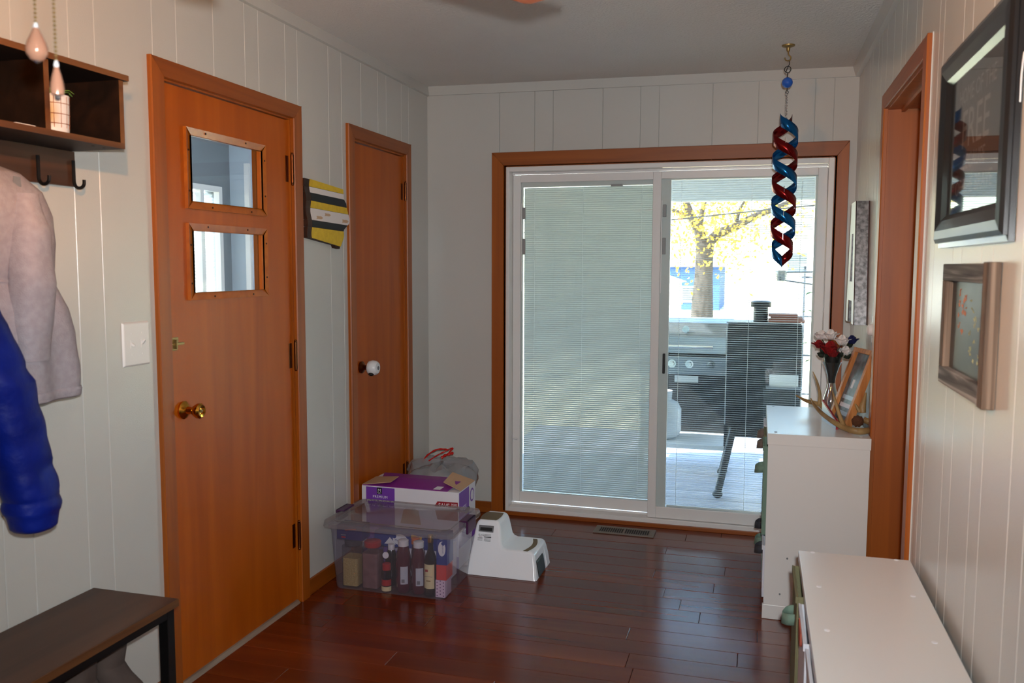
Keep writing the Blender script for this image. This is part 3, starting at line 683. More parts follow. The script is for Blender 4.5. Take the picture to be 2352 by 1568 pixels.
# light switch plate
O = (0, -2.475, 1.2); sw = thing('light_switch', 'white double toggle switch plate beside the glazed door', 'light switch', O)
MB(O).hexa([(.0005, -2.536, 1.130), (.0005, -2.414, 1.130), (.0005, -2.414, 1.270), (.0005, -2.536, 1.270)], [(.0075, -2.530, 1.136), (.0075, -2.420, 1.136), (.0075, -2.420, 1.264), (.0075, -2.530, 1.264)]).build('cover_plate', 'plate_white', sw, bevel=.002)
for yy, s in ((-2.499, -1), (-2.452, 1)):
    MB(O).box(.0074, .0085, yy - .006, yy + .006, 1.188, 1.213).build('toggle_frame', 'plate_white', sw)
    MB(O).hexa([(.008, yy - .004, 1.196), (.008, yy + .004, 1.196), (.008, yy + .004, 1.206), (.008, yy - .004, 1.206)], [(.020, yy - .0032, 1.201 + s * .008), (.020, yy + .0032, 1.201 + s * .008), (.020, yy + .0032, 1.206 + s * .008), (.020, yy - .0032, 1.206 + s * .008)]).build('toggle', 'plate_white', sw, bevel=.001)
    for zz in (1.168, 1.233): MB(O).lathe([(.003, .0072), (.003, .0082), (.001, .0086)], (0, yy, zz), 'x', 8).build('screw', 'plate_white', sw)

# garments: lofted shells
def loft(o, rows, n=36, fold=None):
    rs = []
    for i, (z, yl, yr, xb, xf) in enumerate(rows):
        cy, ry, cx, rx = (yl + yr) / 2, (yr - yl) / 2, (xb + xf) / 2, (xf - xb) / 2; ring = []
        for k in range(n):
            a = 2 * math.pi * k / n; ca, sa = math.cos(a), math.sin(a)
            p = Vector((cx + rx * math.copysign(abs(sa) ** .75, sa), cy + ry * math.copysign(abs(ca) ** .8, ca), z))
            if fold: p.x += fold(p, a, i) * rx
            ring.append(p)
        rs.append(ring)
    return MB(o).rings(rs)
def interp(rows, k=5):
    out = []
    for a, b in zip(rows, rows[1:]):
        for j in range(k):
            t = j / k; t = t * t * (3 - 2 * t) * .5 + t * .5; out.append(tuple(lerp(p, q, t) for p, q in zip(a, b)))
    return out + [rows[-1]]
O = (.08, -3.02, 1.66); pj = thing('hooded_jacket', 'pale pink fleece peplum jacket hanging from the shelf hooks', 'jacket', O)
rows = [(1.688, -3.10, -3.005, .03, .075), (1.672, -3.16, -2.955, .03, .10), (1.63, -3.22, -2.900, .025, .125), (1.57, -3.25, -2.872, .02, .135), (1.50, -3.255, -2.868, .02, .135), (1.425, -3.245, -2.875, .02, .125), (1.405, -3.245, -2.877, .02, .118), (1.385, -3.25, -2.868, .02, .124), (1.33, -3.27, -2.842, .02, .145), (1.27, -3.29, -2.828, .02, .158), (1.18, -3.30, -2.830, .02, .162), (1.125, -3.30, -2.838, .02, .158)]
def pf(p, a, i): return .16 * math.sin(p.y * 46 + p.z * 7) * (1 if p.z < 1.41 else .35) + .22 * noise.noise(Vector((p.y * 9, p.z * 6, 3)))
loft(O, interp(rows), 48, pf).build('bodice', 'pink_fleece', pj, True)
hem = [(1.126, -3.302, -2.836, .018, .160), (1.12, -3.304, -2.834, .017, .163), (1.103, -3.302, -2.838, .018, .160), (1.098, -3.295, -2.845, .022, .15)]
loft(O, interp(hem, 2), 48, pf).build('hem_band', 'pink_fleece', pj, True)
loft(O, interp([(1.409, -3.248, -2.874, .018, .121), (1.405, -3.249, -2.873, .017, .123), (1.401, -3.248, -2.874, .018, .121)], 2), 48, pf).build('waist_seam', 'pink_fleece', pj, True)
slv = interp([(1.62, -3.02, -2.96, .07, .15), (1.52, -3.045, -2.955, .09, .185), (1.40, -3.06, -2.955, .10, .195), (1.30, -3.065, -2.965, .11, .19), (1.21, -3.06, -2.975, .115, .18)])
loft(O, slv, 32, lambda p, a, i: .2 * noise.noise(Vector((p.y * 12, p.z * 14, 9)))).build('sleeve', 'pink_fleece', pj, True)
MB(O).hexa([(.116, -3.020, 1.635), (.120, -2.998, 1.636), (.118, -2.998, 1.636), (.114, -3.020, 1.635)], [(.112, -3.012, 1.662), (.114, -2.994, 1.660), (.112, -2.994, 1.660), (.110, -3.012, 1.662)]).build('hood_loop', 'ink_grey', pj)
O = (.14, -3.1, 1.3); bj = thing('puffer_jacket', 'royal blue quilted puffer jacket hanging at the left edge', 'jacket', O)
def puff(p, a, i): return .14 * noise.noise(Vector((p.y * 14, p.z * 26, 5))) + .05 * noise.noise(Vector((p.y * 40, p.z * 60, 2)))
ctr = [(1.52, -3.40), (1.40, -3.295), (1.27, -3.225), (1.18, -3.180), (1.08, -3.155), (.98, -3.132), (.90, -3.115), (.862, -3.113)]
rr = []
for i, (z, cy) in enumerate(interp([(c[0], c[1], 0, 0, 0) for c in ctr], 8)[:][0:] and [(r[0], r[1]) for r in interp([(c[0], c[1], 0, 0, 0) for c in ctr], 8)]):
    w = .060 + .0035 * abs(math.sin(i * math.pi / 7.0)); w += .010 * max(0, (z - 1.05))
    rr.append((z, cy - w, cy + w, .225 - w * .85, .225 + w * .85))
loft(O, rr, 32, puff).build('sleeve', 'blue_nylon', bj, True)
loft(O, interp([(.864, -3.170, -3.056, .173, .277), (.852, -3.166, -3.058, .177, .273), (.826, -3.160, -3.062, .18, .27), (.819, -3.152, -3.070, .185, .263)], 3), 32).build('cuff', 'blue_nylon', bj, True)
bd = []
for i in range(46):
    t = i / 45; z = lerp(1.62, .82, t); w = lerp(.10, .20, min(1, t * 2.2)) + .008 * abs(math.sin(i * math.pi / 6)); bd.append((z, -3.52 - w, -3.52 + w * (.85 if t < .3 else .82), .03, .20 + .012 * abs(math.sin(i * math.pi / 6))))
loft(O, bd, 36, puff).build('body', 'blue_nylon', bj, True)

# Bench with metal legs
O = (.15, -3.2, 0); bn = thing('entry_bench', 'walnut topped bench with black metal frame against the left wall', 'bench', O)
BY0, BY1 = -3.72, -2.692
MB(O).box(.004, .297, BY0, BY1, .474, .496).build('seat_board', 'walnut', bn, bevel=.0015)
MB(O).box(.297, .2985, BY0, BY1, .4745, .4955).build('edge_band', 'walnut_edge', bn)
for x0 in (.012, .258):
    for y0 in (BY0 + .008, BY1 - .038): MB(O).box(x0, x0 + .030, y0, y0 + .030, 0, .474).build('leg', 'black_metal', bn, bevel=.001)
for x0 in (.012, .258): MB(O).box(x0, x0 + .030, BY0 + .038, BY1 - .038, .448, .474).build('rail', 'black_metal', bn)
for y0 in (BY0 + .008, BY1 - .038): MB(O).box(.042, .258, y0, y0 + .030, .448, .474).build('rail', 'black_metal', bn)
MB(O).box(.014, .286, BY0 + .01, BY1 - .012, .205, .222).build('lower_shelf', 'walnut', bn)
for y0 in (BY0 + .008, BY1 - .038): MB(O).box(.042, .258, y0, y0 + .030, .19, .205).build('rail', 'black_metal', bn)
# boots on the shelf
def boot(cx, cy, label):
    o = (cx, cy, .222); t = thing('winter_boot', label, 'boot', o, 'boots under the bench')
    rows = []
    for z, l, r, b_, f_ in ((.234, -.045, .045, -.085, .10), (.26, -.046, .046, -.085, .098), (.285, -.044, .044, -.08, .06), (.315, -.045, .045, -.075, .03), (.36, -.048, .048, -.07, .035), (.40, -.05, .05, -.07, .04), (.425, -.05, .05, -.07, .04)):
        rows.append((z, cy + l, cy + r, cx + b_, cx + f_))
    loft(o, interp(rows, 4), 28, lambda p, a, i: .08 * noise.noise(p * 18)).build('shaft', 'grey_suede', t, True)
    loft(o, [(.222, cy - .048, cy + .048, cx - .09, cx + .108), (.238, cy - .048, cy + .048, cx - .09, cx + .108)], 28).build('sole', 'ink_grey', t, True)
    return t, o
bt, o = boot(.13, -2.775, 'grey suede boot with round white tag, nearest the bench leg')
MB(o).lathe([(.010, 0), (.010, .002)], (.172, -2.772, .288), 'x', 16).build('round_tag', 'ink_white', bt)
boot(.13, -2.885, 'plain grey suede boot behind the tagged one under the bench')

# State-shaped plank sign
O = (0, -1.21, 1.53); sg = thing('plank_sign', 'striped yellow, white and black plank sign cut to a state outline', 'wall sign', O)
rowsz = [(1.812, 1.793), (1.779, 1.771), (1.754, 1.746), (1.721, 1.711), (1.690, 1.681), (1.639, 1.630), (1.609, 1.601), (1.562, 1.530)]   # plank boundaries, left and right ends
mats_ = ['yellow_paint', 'white_petal', 'black_paint', 'yellow_paint', 'white_petal', 'black_paint', 'yellow_paint']
left = lambda z: -1.455 + .006 * math.sin((z - 1.5) * 62) + (1.81 - z) * .10
RP = [(1.83, -1.106), (1.793, -1.104), (1.767, -1.099), (1.745, -1.094), (1.730, -1.076), (1.713, -1.071), (1.685, -1.057), (1.665, -1.045), (1.648, -1.044), (1.636, -1.052), (1.622, -1.078), (1.609, -1.101), (1.595, -1.104), (1.581, -1.098), (1.55, -1.120), (1.527, -1.138), (1.50, -1.14)]
def right(z):
    for (za, a), (zb, b_) in zip(RP, RP[1:]):
        if zb <= z <= za: return lerp(b_, a, (z - zb) / (za - zb))
    return RP[-1][1]
for i, m_ in enumerate(mats_):
    (tl, tr_), (bl, br_) = rowsz[i], rowsz[i + 1]; n = 7; fs = [k / (n - 1) for k in range(n)]; g_ = .0006
    zl = [lerp(tl - g_, bl + g_, f_) for f_ in fs]; zr = [lerp(tr_ - g_, br_ + g_, f_) for f_ in fs]
    if i == 0: top = [(-1.38, 1.811), (-1.30, 1.803), (-1.24, 1.806), (-1.18, 1.797)]
    zs = zl
    pl_ = [(.001, left(z), z) for z in zl] + [(.001, right(z), z) for z in reversed(zr)]
    pk = MB(O).prism(pl_, (.021, 0, 0)).build('plank', 'charred_wood', sg)
    inset = [(.0221, left(z) + .044 - (1.81 - z) * .035, z) for z in zl] + [(.0221, right(z) - .002, z) for z in reversed(zr)]
    MB(O).prism(inset, (.0008, 0, 0)).build('painted_face', m_, pk)
    if i == 4:
        for cy, cz, s in ((-1.335, 1.652, .019), (-1.262, 1.668, .018), (-1.095, 1.648, .021)):
            k = [(.0230, cy + s * math.cos(a) * (1.4 + .5 * math.sin(3 * a + cz)), cz + s * .5 * math.sin(a) * (1 + .4 * math.cos(2 * a))) for a in [j * .524 for j in range(12)]]
            MB(O).prism(k, (.0003, 0, 0)).build('worn_patch', 'carton_tan', pk)
MB(O).prism([(.001, -1.195, 1.540), (.001, -1.142, 1.532), (.001, -1.146, 1.520), (.001, -1.180, 1.524)], (.021, 0, 0)).build('plank', 'charred_wood', sg)

# ================================================================== CORNER PILE
# clear tote
O = (.34, -1.19, 0); tt = thing('storage_tote', 'clear plastic storage tote with lid and purple latches full of groceries', 'storage tote', O)
def rrect(x0, x1, y0, y1, z, r, n=5):
    out = []
    for cx, cy, a0 in ((x1 - r, y1 - r, 0), (x0 + r, y1 - r, 90), (x0 + r, y0 + r, 180), (x1 - r, y0 + r, 270)):
        for k in range(n + 1):
            a = math.radians(a0 + 90 * k / n); out.append(Vector((cx + r * math.cos(a), cy + r * math.sin(a), z)))
    return out
outer = [rrect(.074, .594, -1.335, -1.005, .002, .03), rrect(.070, .598, -1.339, -1.001, .012, .03), rrect(.055, .622, -1.352, -.992, .275, .03), rrect(.046, .634, -1.362, -.984, .282, .03), rrect(.046, .634, -1.362, -.984, .300, .03)]
bt_ = MB(O); bt_.rings(outer, False); nn = len(outer[0]); bt_.f.append(tuple(range(nn - 1, -1, -1)))
bt_.build('bin', 'tote_plastic', tt, True)
lid = [rrect(.030, .650, -1.376, -.974, .286, .035), rrect(.028, .652, -1.378, -.972, .292, .035), rrect(.032, .648, -1.374, -.976, .314, .035), rrect(.052, .628, -1.354, -.996, .320, .035), rrect(.062, .618, -1.344, -1.006, .312, .03), rrect(.085, .595, -1.320, -1.030, .313, .03), rrect(.105, .575, -1.300, -1.050, .328, .03), rrect(.30, .40, -1.20, -1.15, .330, .02)]
l = MB(O); l.rings(lid, False); l.f.append(tuple(range((len(lid) - 1) * nn, len(lid) * nn))); l.build('lid', 'tote_lid_plastic', tt, True)
for x0, x1 in ((.018, .052), (.630, .664)):
    b = MB(O); b.box(x0 if x0 < .3 else .622, x1 if x0 > .3 else .060, -1.215, -1.105, .314, .322); b.box(x0, x0 + .010 if x0 < .3 else x1, -1.215, -1.105, .262, .322) if x0 < .3 else b.box(x1 - .010, x1, -1.215, -1.105, .262, .322)
    b.build('latch', 'purple_latch', tt, bevel=.003)
def carton(name, label, box, m, cat='carton', group='groceries in the clear tote'):
    x0, x1, y0, y1, z0, z1 = box; o = ((x0 + x1) / 2, (y0 + y1) / 2, z0); t = thing(name, label, cat, o, group)
    MB(o).box(*box).build('box_body', m, t, bevel=.001); return t, o
def oval(t, o, cx, cz, y, rx, rz, tilt=0):
    pts = [(cx + rx * math.cos(a) * math.cos(tilt) - rz * math.sin(a) * math.sin(tilt), y, cz + rx * math.cos(a) * math.sin(tilt) + rz * math.sin(a) * math.cos(tilt)) for a in [k * math.pi / 12 for k in range(24)]]
    MB(o).prism(pts, (0, -.0006, 0)).build('oval_badge', 'oval_white', t)
def bottle(name, label, cx, cy, prof, m, cap, cat='bottle'):
    o = (cx, cy, .004); t = thing(name, label, cat, o, 'groceries in the clear tote')
    MB(o).lathe([(r, z + .004) for r, z in prof], (cx, cy, 0), 'z', 24).build('bottle_body', m, t, True)
    z1 = prof[-1][1] + .004; r1 = prof[-1][0]
    MB(o).lathe([(cap[1], z1 - .006), (cap[1], z1 + cap[2] - .002), (cap[1] * .9, z1 + cap[2])], (cx, cy, 0), 'z', 22).build('cap', cap[0], t, True)
    return t, o
def wrap(t, o, cx, cy, r, z0, z1, a0, a1, m, name='paper_label'):
    A = [math.radians(lerp(a0, a1, k / 10)) for k in range(11)]
    MB(o).strip([(cx + r * math.cos(a), cy + r * math.sin(a), z0) for a in A], [(cx + r * math.cos(a), cy + r * math.sin(a), z1) for a in A]).build(name, m, t, True)
# pasta jars
for cx, lab, fill, lidm, nm in ((.135, 'square clear jar of pale pasta in the left of the tote', 'pasta', 'charcoal_fabric', .155), (.232, 'square clear jar with red lid in the tote', 'pink_fill', 'cap_red', .185)):
    o = (cx, -1.275, .004); t = thing('storage_jar', lab, 'jar', o, 'groceries in the clear tote')
    MB(o).rings([rrect(cx - .040, cx + .040, -1.315, -1.235, z, .012, 3) for z in (.004, .19)]).build('jar_body', 'jar_glass', t, True)
    MB(o).rings([rrect(cx - .037, cx + .037, -1.312, -1.238, z, .010, 3) for z in (.008, nm - .02)]).build('jar_contents', fill, t, True)
    MB(o).lathe([(.036, .19), (.038, .194), (.038, .212), (.034, .215)], (cx, -1.275, 0), 'z', 24).build('jar_lid', lidm, t, True)
t, o = bottle('spice_bottle', 'small seasoning bottle with red label and red cap in the tote', .310, -1.300, [(.021, 0), (.023, .004), (.023, .085), (.017, .1)], 'jar_glass', ('cap_red', .019, .022))
wrap(t, o, .310, -1.300, .0236, .03, .058, 190, 350, 'cap_red'); wrap(t, o, .310, -1.300, .0236, .006, .026, 190, 350, 'cream_label')
t, o = bottle('syrup_bottle', 'dark syrup bottle with round white cap behind the seasoning', .300, -1.225, [(.024, 0), (.027, .006), (.027, .13), (.014, .165)], 'wine_glass_dark', ('cap_white', .0155, .02))
MB(o).lathe([(.0145, -.052), (.0145, -.058), (.001, -.0585)], (.297, -1.225, .155), 'y', 18).build('cap_face', 'ink_white', t)
for cx, lab in ((.385, 'dark red juice bottle with white cap, left of the pair in the tote'), (.458, 'dark red juice bottle with white cap beside the wine bottle')):
    t, o = bottle('juice_bottle', lab, cx, -1.285, [(.030, 0), (.035, .006), (.035, .06), (.031, .085), (.035, .115), (.034, .15), (.026, .19), (.019, .212)], 'juice', ('cap_white', .0235, .020))
    wrap(t, o, cx, -1.285, .0358, .045, .125, 270, 325, 'grey_label')
    wrap(t, o, cx, -1.285, .0361, .052, .068, 278, 300, 'ink_grey', 'bar_code')
t, o = bottle('wine_bottle', 'slim dark wine bottle with cream label and gold cap in the tote', .520, -1.300, [(.025, 0), (.0275, .004), (.0275, .15), (.024, .175), (.0125, .205), (.0115, .245)], 'wine_glass_dark', ('gold_cap', .0125, .026))
wrap(t, o, .520, -1.300, .0281, .042, .150, 215, 325, 'cream_label')
MB(o).box(.505, .518, -1.3290, -1.3284, .118, .128).build('label_mark', 'red_print', t); MB(o).box(.503, .538, -1.3290, -1.3284, .096, .0975).build('label_mark', 'ink_grey', t); MB(o).box(.510, .530, -1.3290, -1.3284, .076, .079).build('label_mark', 'gold_cap', t)
t, o = bottle('orange_cap_bottle', 'bottle with orange cap behind the juice bottles', .418, -1.224, [(.018, 0), (.019, .006), (.019, .16), (.014, .205)], 'juice', ('cap_orange', .019, .02))
# cartons
t, o = carton('pasta_carton', 'dark blue carton lying over the pasta jar in the tote', (.075, .200, -1.315, -1.235, .221, .285), 'blue_carton_dark')
MB(o).hexa([(.115, -1.3157, .262), (.170, -1.3157, .270), (.170, -1.315, .270), (.115, -1.315, .262)], [(.115, -1.3157, .267), (.170, -1.3157, .275), (.170, -1.315, .275), (.115, -1.315, .267)]).build('red_flash', 'cap_red', t); MB(o).box(.095, .120, -1.3157, -1.315, .240, .244).build('pale_line', 'ink_grey', t)
MB(o).box(.098, .118, -1.3157, -1.315, .229, .235).build('red_flash', 'cap_red', t)
t, o = carton('macaroni_carton', 'long blue macaroni carton lying across the back of the tote', (.205, .545, -1.200, -1.125, .168, .234), 'blue_carton')
oval(t, o, .332, .2045, -1.200, .036, .025); lettering('printing', 'Macaroni', 'blue_carton', t, o, (.307, -1.2008, .197), (1, 0, 0), (0, 0, 1), .013)
MB(o).lathe([(.010, 0), (.010, .0008)], (.304, -1.2016, .219), 'y', 14).build('round_badge', 'blue_carton', t)
MB(o).prism([(.255, -1.2002, .180), (.312, -1.2002, .180), (.282, -1.2002, .212)], (0, -.0005, 0)).build('white_triangle', 'oval_white', t)
MB(o).prism([(.385, -1.2002, .216), (.435, -1.2002, .208), (.440, -1.2002, .226), (.388, -1.2002, .233)], (0, -.0005, 0)).build('yellow_flash', 'yellow_card', t)
t, o = carton('macaroni_carton', 'upright blue macaroni carton standing at the right end of the tote', (.553, .602, -1.315, -1.235, .150, .283), 'blue_carton')
oval(t, o, .578, .222, -1.315, .017, .033); lettering('printing', 'Macaroni', 'blue_carton', t, o, (.580, -1.3160, .246), (0, 0, -1), (1, 0, 0), .0115); MB(o).lathe([(.008, 0), (.008, .0008)], (.584, -1.3168, .246), 'y', 14).build('round_badge', 'blue_carton', t)
t, o = carton('red_carton', 'coral red carton under the upright blue carton', (.552, .598, -1.315, -1.235, .082, .149), 'coral_card')
t, o = carton('polka_dot_carton', 'pink carton with violet polka dots at the bottom of the tote', (.548, .592, -1.315, -1.235, .004, .081), 'pink_card')
for i in range(3):
    for j in range(5): MB(o).lathe([(.0027, 0), (.0027, .0005)], (.5555 + .0145 * i, -1.3156, .012 + .0148 * j + (.007 if i % 2 else 0)), 'y', 8).build('dot', 'dot_violet', t)
t, o = carton('white_carton', 'plain white carton lying behind the bottles in the tote', (.33, .54, -1.125, -1.02, .006, .16), 'carton_white')

# diaper carton
O = (.275, -.825, 0); X0, X1, Y0, Y1, ZT = .022, .527, -.952, -.705, .372
dc = thing('diaper_carton', 'purple and white diaper carton with open flaps behind the clear tote', 'carton', O)
MB(O).box(X0, X1, Y0, Y1, .001, ZT).build('carton_body', 'carton_white', dc, bevel=.002)
MB(O).box(X0 + .024, X0 + .175, Y0 - .0008, Y0, .06, ZT - .004).build('violet_panel', 'violet_print', dc)
MB(O).box(X0, X1, Y0 - .0006, Y0, .001, .06).build('violet_panel', 'violet_print', dc)
k = MB(O).box(X0 + .082, X0 + .108, Y0 - .0014, Y0 - .0008, .335, .3665).build('logo_block', 'ink_black', dc)
lettering('logo_letter', 'M', 'ink_white', dc, O, (X0 + .095, Y0 - .0015, .346), (1, 0, 0), (0, 0, 1), .022, align='CENTER')
lettering('logo_letter', "Member's", 'ink_white', dc, O, (X0 + .095, Y0 - .0015, .3405), (1, 0, 0), (0, 0, 1), .0055, align='CENTER'); lettering('logo_letter', 'Mark', 'ink_white', dc, O, (X0 + .095, Y0 - .0015, .3362), (1, 0, 0), (0, 0, 1), .0055, align='CENTER')
lettering('printing', 'PREMIUM', 'ink_white', dc, O, (X0 + .099, Y0 - .001, .3155), (1, 0, 0), (0, 0, 1), .018, align='CENTER', squash=.95, space=1.15)
lettering('printing', 'DIAPERS', 'ink_white', dc, O, (X0 + .099, Y0 - .001, .274), (1, 0, 0), (0, 0, 1), .046, align='CENTER', squash=.85)
MB(O).prism([(X1 - .124, Y0 - .0008, .298), (X1 - .108, Y0 - .0008, .323), (X1 - .004, Y0 - .0008, .325), (X1 - .004, Y0 - .0008, .235), (X1 - .108, Y0 - .0008, .235)], (0, -.0006, 0)).build('red_flash', 'red_print', dc)
lettering('printing', 'SAVE', 'ink_white', dc, O, (X1 - .103, Y0 - .0016, .293), (1, 0, 0), (0, 0, 1), .034, squash=.76)
lettering('printing', 'MORE', 'ink_white', dc, O, (X1 - .037, Y0 - .0016, .3065), (1, 0, 0), (0, 0, 1), .017, squash=.62); lettering('printing', 'THAN', 'ink_white', dc, O, (X1 - .037, Y0 - .0016, .292), (1, 0, 0), (0, 0, 1), .017, squash=.62)
hair = MB(O)
for i in range(70):
    a = rng.uniform(0, 6.28); r = .030 * math.sqrt(rng.random()); cx, cz = X0 + .255 + r * 1.15 * math.cos(a), .285 + r * .55 * math.sin(a); s = rng.uniform(.004, .009); b0 = rng.uniform(0, 6.28)
    hair.prism([(cx + s * math.cos(b0), Y0 - .0012, cz + s * math.sin(b0)), (cx + s * .35 * math.cos(b0 + 2), Y0 - .0012, cz + s * .35 * math.sin(b0 + 2)), (cx + s * .4 * math.cos(b0 + 3.4), Y0 - .0012, cz + s * .4 * math.sin(b0 + 3.4))], (0, -.0003, 0))
hair.build('hair_print', 'ink_black', dc)
MB(O).prism([(X0 + .205, Y0 - .0008, .20), (X0 + .312, Y0 - .0008, .20), (X0 + .300, Y0 - .0008, .268), (X0 + .262, Y0 - .0008, .284), (X0 + .222, Y0 - .0008, .268)], (0, -.0003, 0)).build('baby_print', 'carton_tan', dc)
b = MB(O).box(X1, X1 + .0008, Y0 + .004, Y1 - .10, .10, ZT - .004); b.build('violet_panel', 'violet_print', dc)
lettering('printing', 'DIAPERS', 'ink_white', dc, O, (X1 + .001, Y0 + .012, .27), (0, 1, 0), (0, 0, 1), .034, squash=.75)
MB(O).box(X1, X1 + .0007, Y1 - .10, Y1, .10, .20).build('violet_panel', 'violet_print', dc)
pts = [(X1 + .0007, Y1 - .055 + .030 * math.cos(a), .315 + .034 * math.sin(a)) for a in [k * .3927 for k in range(16)]]
MB(O).prism(pts, (.0006, 0, 0)).build('round_badge', 'violet_print', dc); MB(O).prism([(p[0] + .0007, lerp(Y1 - .055, p[1], .72), lerp(.315, p[2], .72)) for p in pts], (.0006, 0, 0)).build('round_badge', 'carton_white', dc)
MB(O).ball((X1, Y0 + .125, .255), (.004, .038, .016), 14, 8).build('hand_hole', 'ink_black', dc)
# flaps
MB(O).hexa([(X0 + .004, Y0 + .004, ZT), (X1 - .06, Y0 + .004, ZT), (X1 - .035, Y0 + .125, ZT + .020), (X0 + .10, Y0 + .125, ZT + .016)], [(X0 + .004, Y0 + .004, ZT + .003), (X1 - .06, Y0 + .004, ZT + .003), (X1 - .035, Y0 + .125, ZT + .023), (X0 + .10, Y0 + .125, ZT + .019)]).build('flap', 'purple_print', dc)
MB(O).hexa([(X0 + .05, Y0 + .13, ZT + .006), (X1 - .09, Y0 + .13, ZT + .006), (X1 - .07, Y1 - .002, ZT + .002), (X0 + .012, Y1 - .002, ZT + .002)], [(X0 + .05, Y0 + .13, ZT + .012), (X1 - .09, Y0 + .13, ZT + .012), (X1 - .07, Y1 - .002, ZT + .007), (X0 + .012, Y1 - .002, ZT + .007)]).build('flap', 'purple_print', dc)
MB(O).hexa([(X0, Y0 + .006, ZT + .001), (X0 + .15, Y0 + .012, ZT + .022), (X0 + .15, Y0 + .11, ZT + .026), (X0, Y1 - .08, ZT + .001)], [(X0, Y0 + .006, ZT + .004), (X0 + .15, Y0 + .012, ZT + .025), (X0 + .15, Y0 + .11, ZT + .029), (X0, Y1 - .08, ZT + .004)]).build('flap', 'carton_tan', dc)
MB(O).hexa([(X1 - .10, Y0 + .06, ZT + .028), (X1, Y0 + .03, ZT + .001), (X1, Y1 - .01, ZT + .001), (X1 - .11, Y1 - .03, ZT + .040)], [(X1 - .10, Y0 + .06, ZT + .031), (X1, Y0 + .03, ZT + .004), (X1, Y1 - .01, ZT + .004), (X1 - .11, Y1 - .03, ZT + .043)]).build('flap', 'carton_tan', dc)
MB(O).hexa([(X1 - .135, Y0 + .012, ZT + .0045), (X1 - .10, Y0 + .012, ZT + .0045), (X1 - .092, Y0 + .046, ZT + .0105), (X1 - .126, Y0 + .046, ZT + .0105)], [(X1 - .135, Y0 + .012, ZT + .0052), (X1 - .10, Y0 + .012, ZT + .0052), (X1 - .092, Y0 + .046, ZT + .0112), (X1 - .126, Y0 + .046, ZT + .0112)]).build('bar_code', 'carton_white', dc)

# trash bag
O = (.205, -.33, 0); tb = thing('trash_bag', 'clear plastic trash bag with red drawstrings in the corner', 'trash bag', O)
def lump(d): return 1 + .20 * noise.noise(d * 2.2 + Vector((4, 1, 2))) + .09 * noise.noise(d * 6 + Vector((1, 7, 2))) + .03 * noise.noise(d * 15)
prof = [(.05, .004, 1), (.15, .0, 1), (.172, .05, 1), (.172, .15, 1), (.180, .24, 1), (.176, .31, 1), (.15, .36, 1), (.10, .372, 1), (.055, .365, 1), (.01, .36, 1)]
rs = []
for r, z, _ in [tuple(lerp(p, q, j / 4) for p, q in zip(a, b)) for a, b in zip(prof, prof[1:]) for j in range(4)] + [prof[-1]]:
    ring = []
    for k in range(56):
        a = 2 * math.pi * k / 56; d = Vector((math.cos(a), math.sin(a), z * 4))
        q = 1 + .16 * noise.noise(d * 1.8) + .10 * noise.noise(d * 5) + .05 * noise.noise(d * 12)
        ring.append(Vector((.205 + r * 1.0 * q * math.cos(a), -.33 + r * 1.25 * q * math.sin(a), max(.002, z + .035 * noise.noise(d * 3 + Vector((9, 2, 1))) * (1 if z > .05 else 0)))))
    rs.append(ring)
MB(O).rings(rs).build('bag_film', 'bag_plastic', tb, True)
for c_, r_ in (((.16, -.36, .13), (.085, .10, .10)), ((.26, -.29, .12), (.085, .12, .10)), ((.21, -.33, .23), (.09, .10, .06))):
    MB(O).ball(c_, r_, 24, 14, lump).build('contents', 'bag_contents', tb, True)
def ribbon(pts, w):
    p = smoothpath(pts, 6); MB(O).tube(p, [w * (1 + .25 * math.sin(i * 1.3)) for i in range(len(p))], 7).build('drawstring', 'red_plastic', tb, True)
Yb = -.40
ribbon([at(970, 1060, Yb), at(982, 1045, Yb), at(1001, 1033, Yb), at(1018, 1031, Yb), at(1030, 1033, Yb)], .0045)
ribbon([at(985, 1058, Yb - .02), at(1003, 1046, Yb - .02), at(1020, 1037, Yb - .02), at(1032, 1031, Yb), at(1040, 1028, Yb)], .0035)
ribbon([at(1014, 1051, Yb - .02), at(1022, 1046, Yb - .02), at(1033, 1042, Yb - .02), at(1041, 1040, Yb)], .0075)
ribbon([at(1041, 1029, Yb), at(1034, 1036, Yb), at(1028, 1044, Yb - .01)], .004)

# step stool
O = (.745, -.875, 0); st = thing('step_stool', 'white plastic two-step stool with taupe non-slip treads beside the tote', 'step stool', O)
def side_prof(k):                                  # outline of one side, k = inset upward
    return [(.578, 0), (.592, .12), (.604, .215), (.612, .236), (.628, .243), (.700, .243), (.716, .236), (.724, .215), (.738, .140), (.748, .127), (.764, .122), (.880, .122), (.897, .117), (.904, .10), (.922, 0)]
def yy_(z, s): return (-1.004 + z * .36) if s < 0 else (-.725 - z * .16)
P_ = side_prof(0); b = MB(O)
fr_ = [Vector((x, yy_(z, -1), z + .001)) for x, z in P_]; bk_ = [Vector((x, yy_(z, 1), z + .001)) for x, z in P_]
n_ = len(P_)
b.add(fr_ + bk_, [tuple(range(n_ - 1, -1, -1)), tuple(range(n_, 2 * n_))] + [(i, i + 1, n_ + i + 1, n_ + i) for i in range(n_ - 1)])
b.build('stool_body', 'white_plastic', st, True, bevel=.011, seg=4)
b = MB(O); b.box(.600, .895, -.988, -.74, 0, .004); b.build('base_rim', 'white_plastic', st)
def tread(pts, z, m='stool_taupe', name='tread'):
    MB(O).prism([(x, y, z) for x, y in pts], (0, 0, .0014)).build(name, m, st)
arc = lambda x, y0, y1, bulge, n=8: [(x + bulge * math.sin(math.pi * k / n), lerp(y0, y1, k / n)) for k in range(n + 1)]
tread(arc(.622, -.915, -.792, -.008) + list(reversed(arc(.702, -.915, -.792, .006))), .2438)
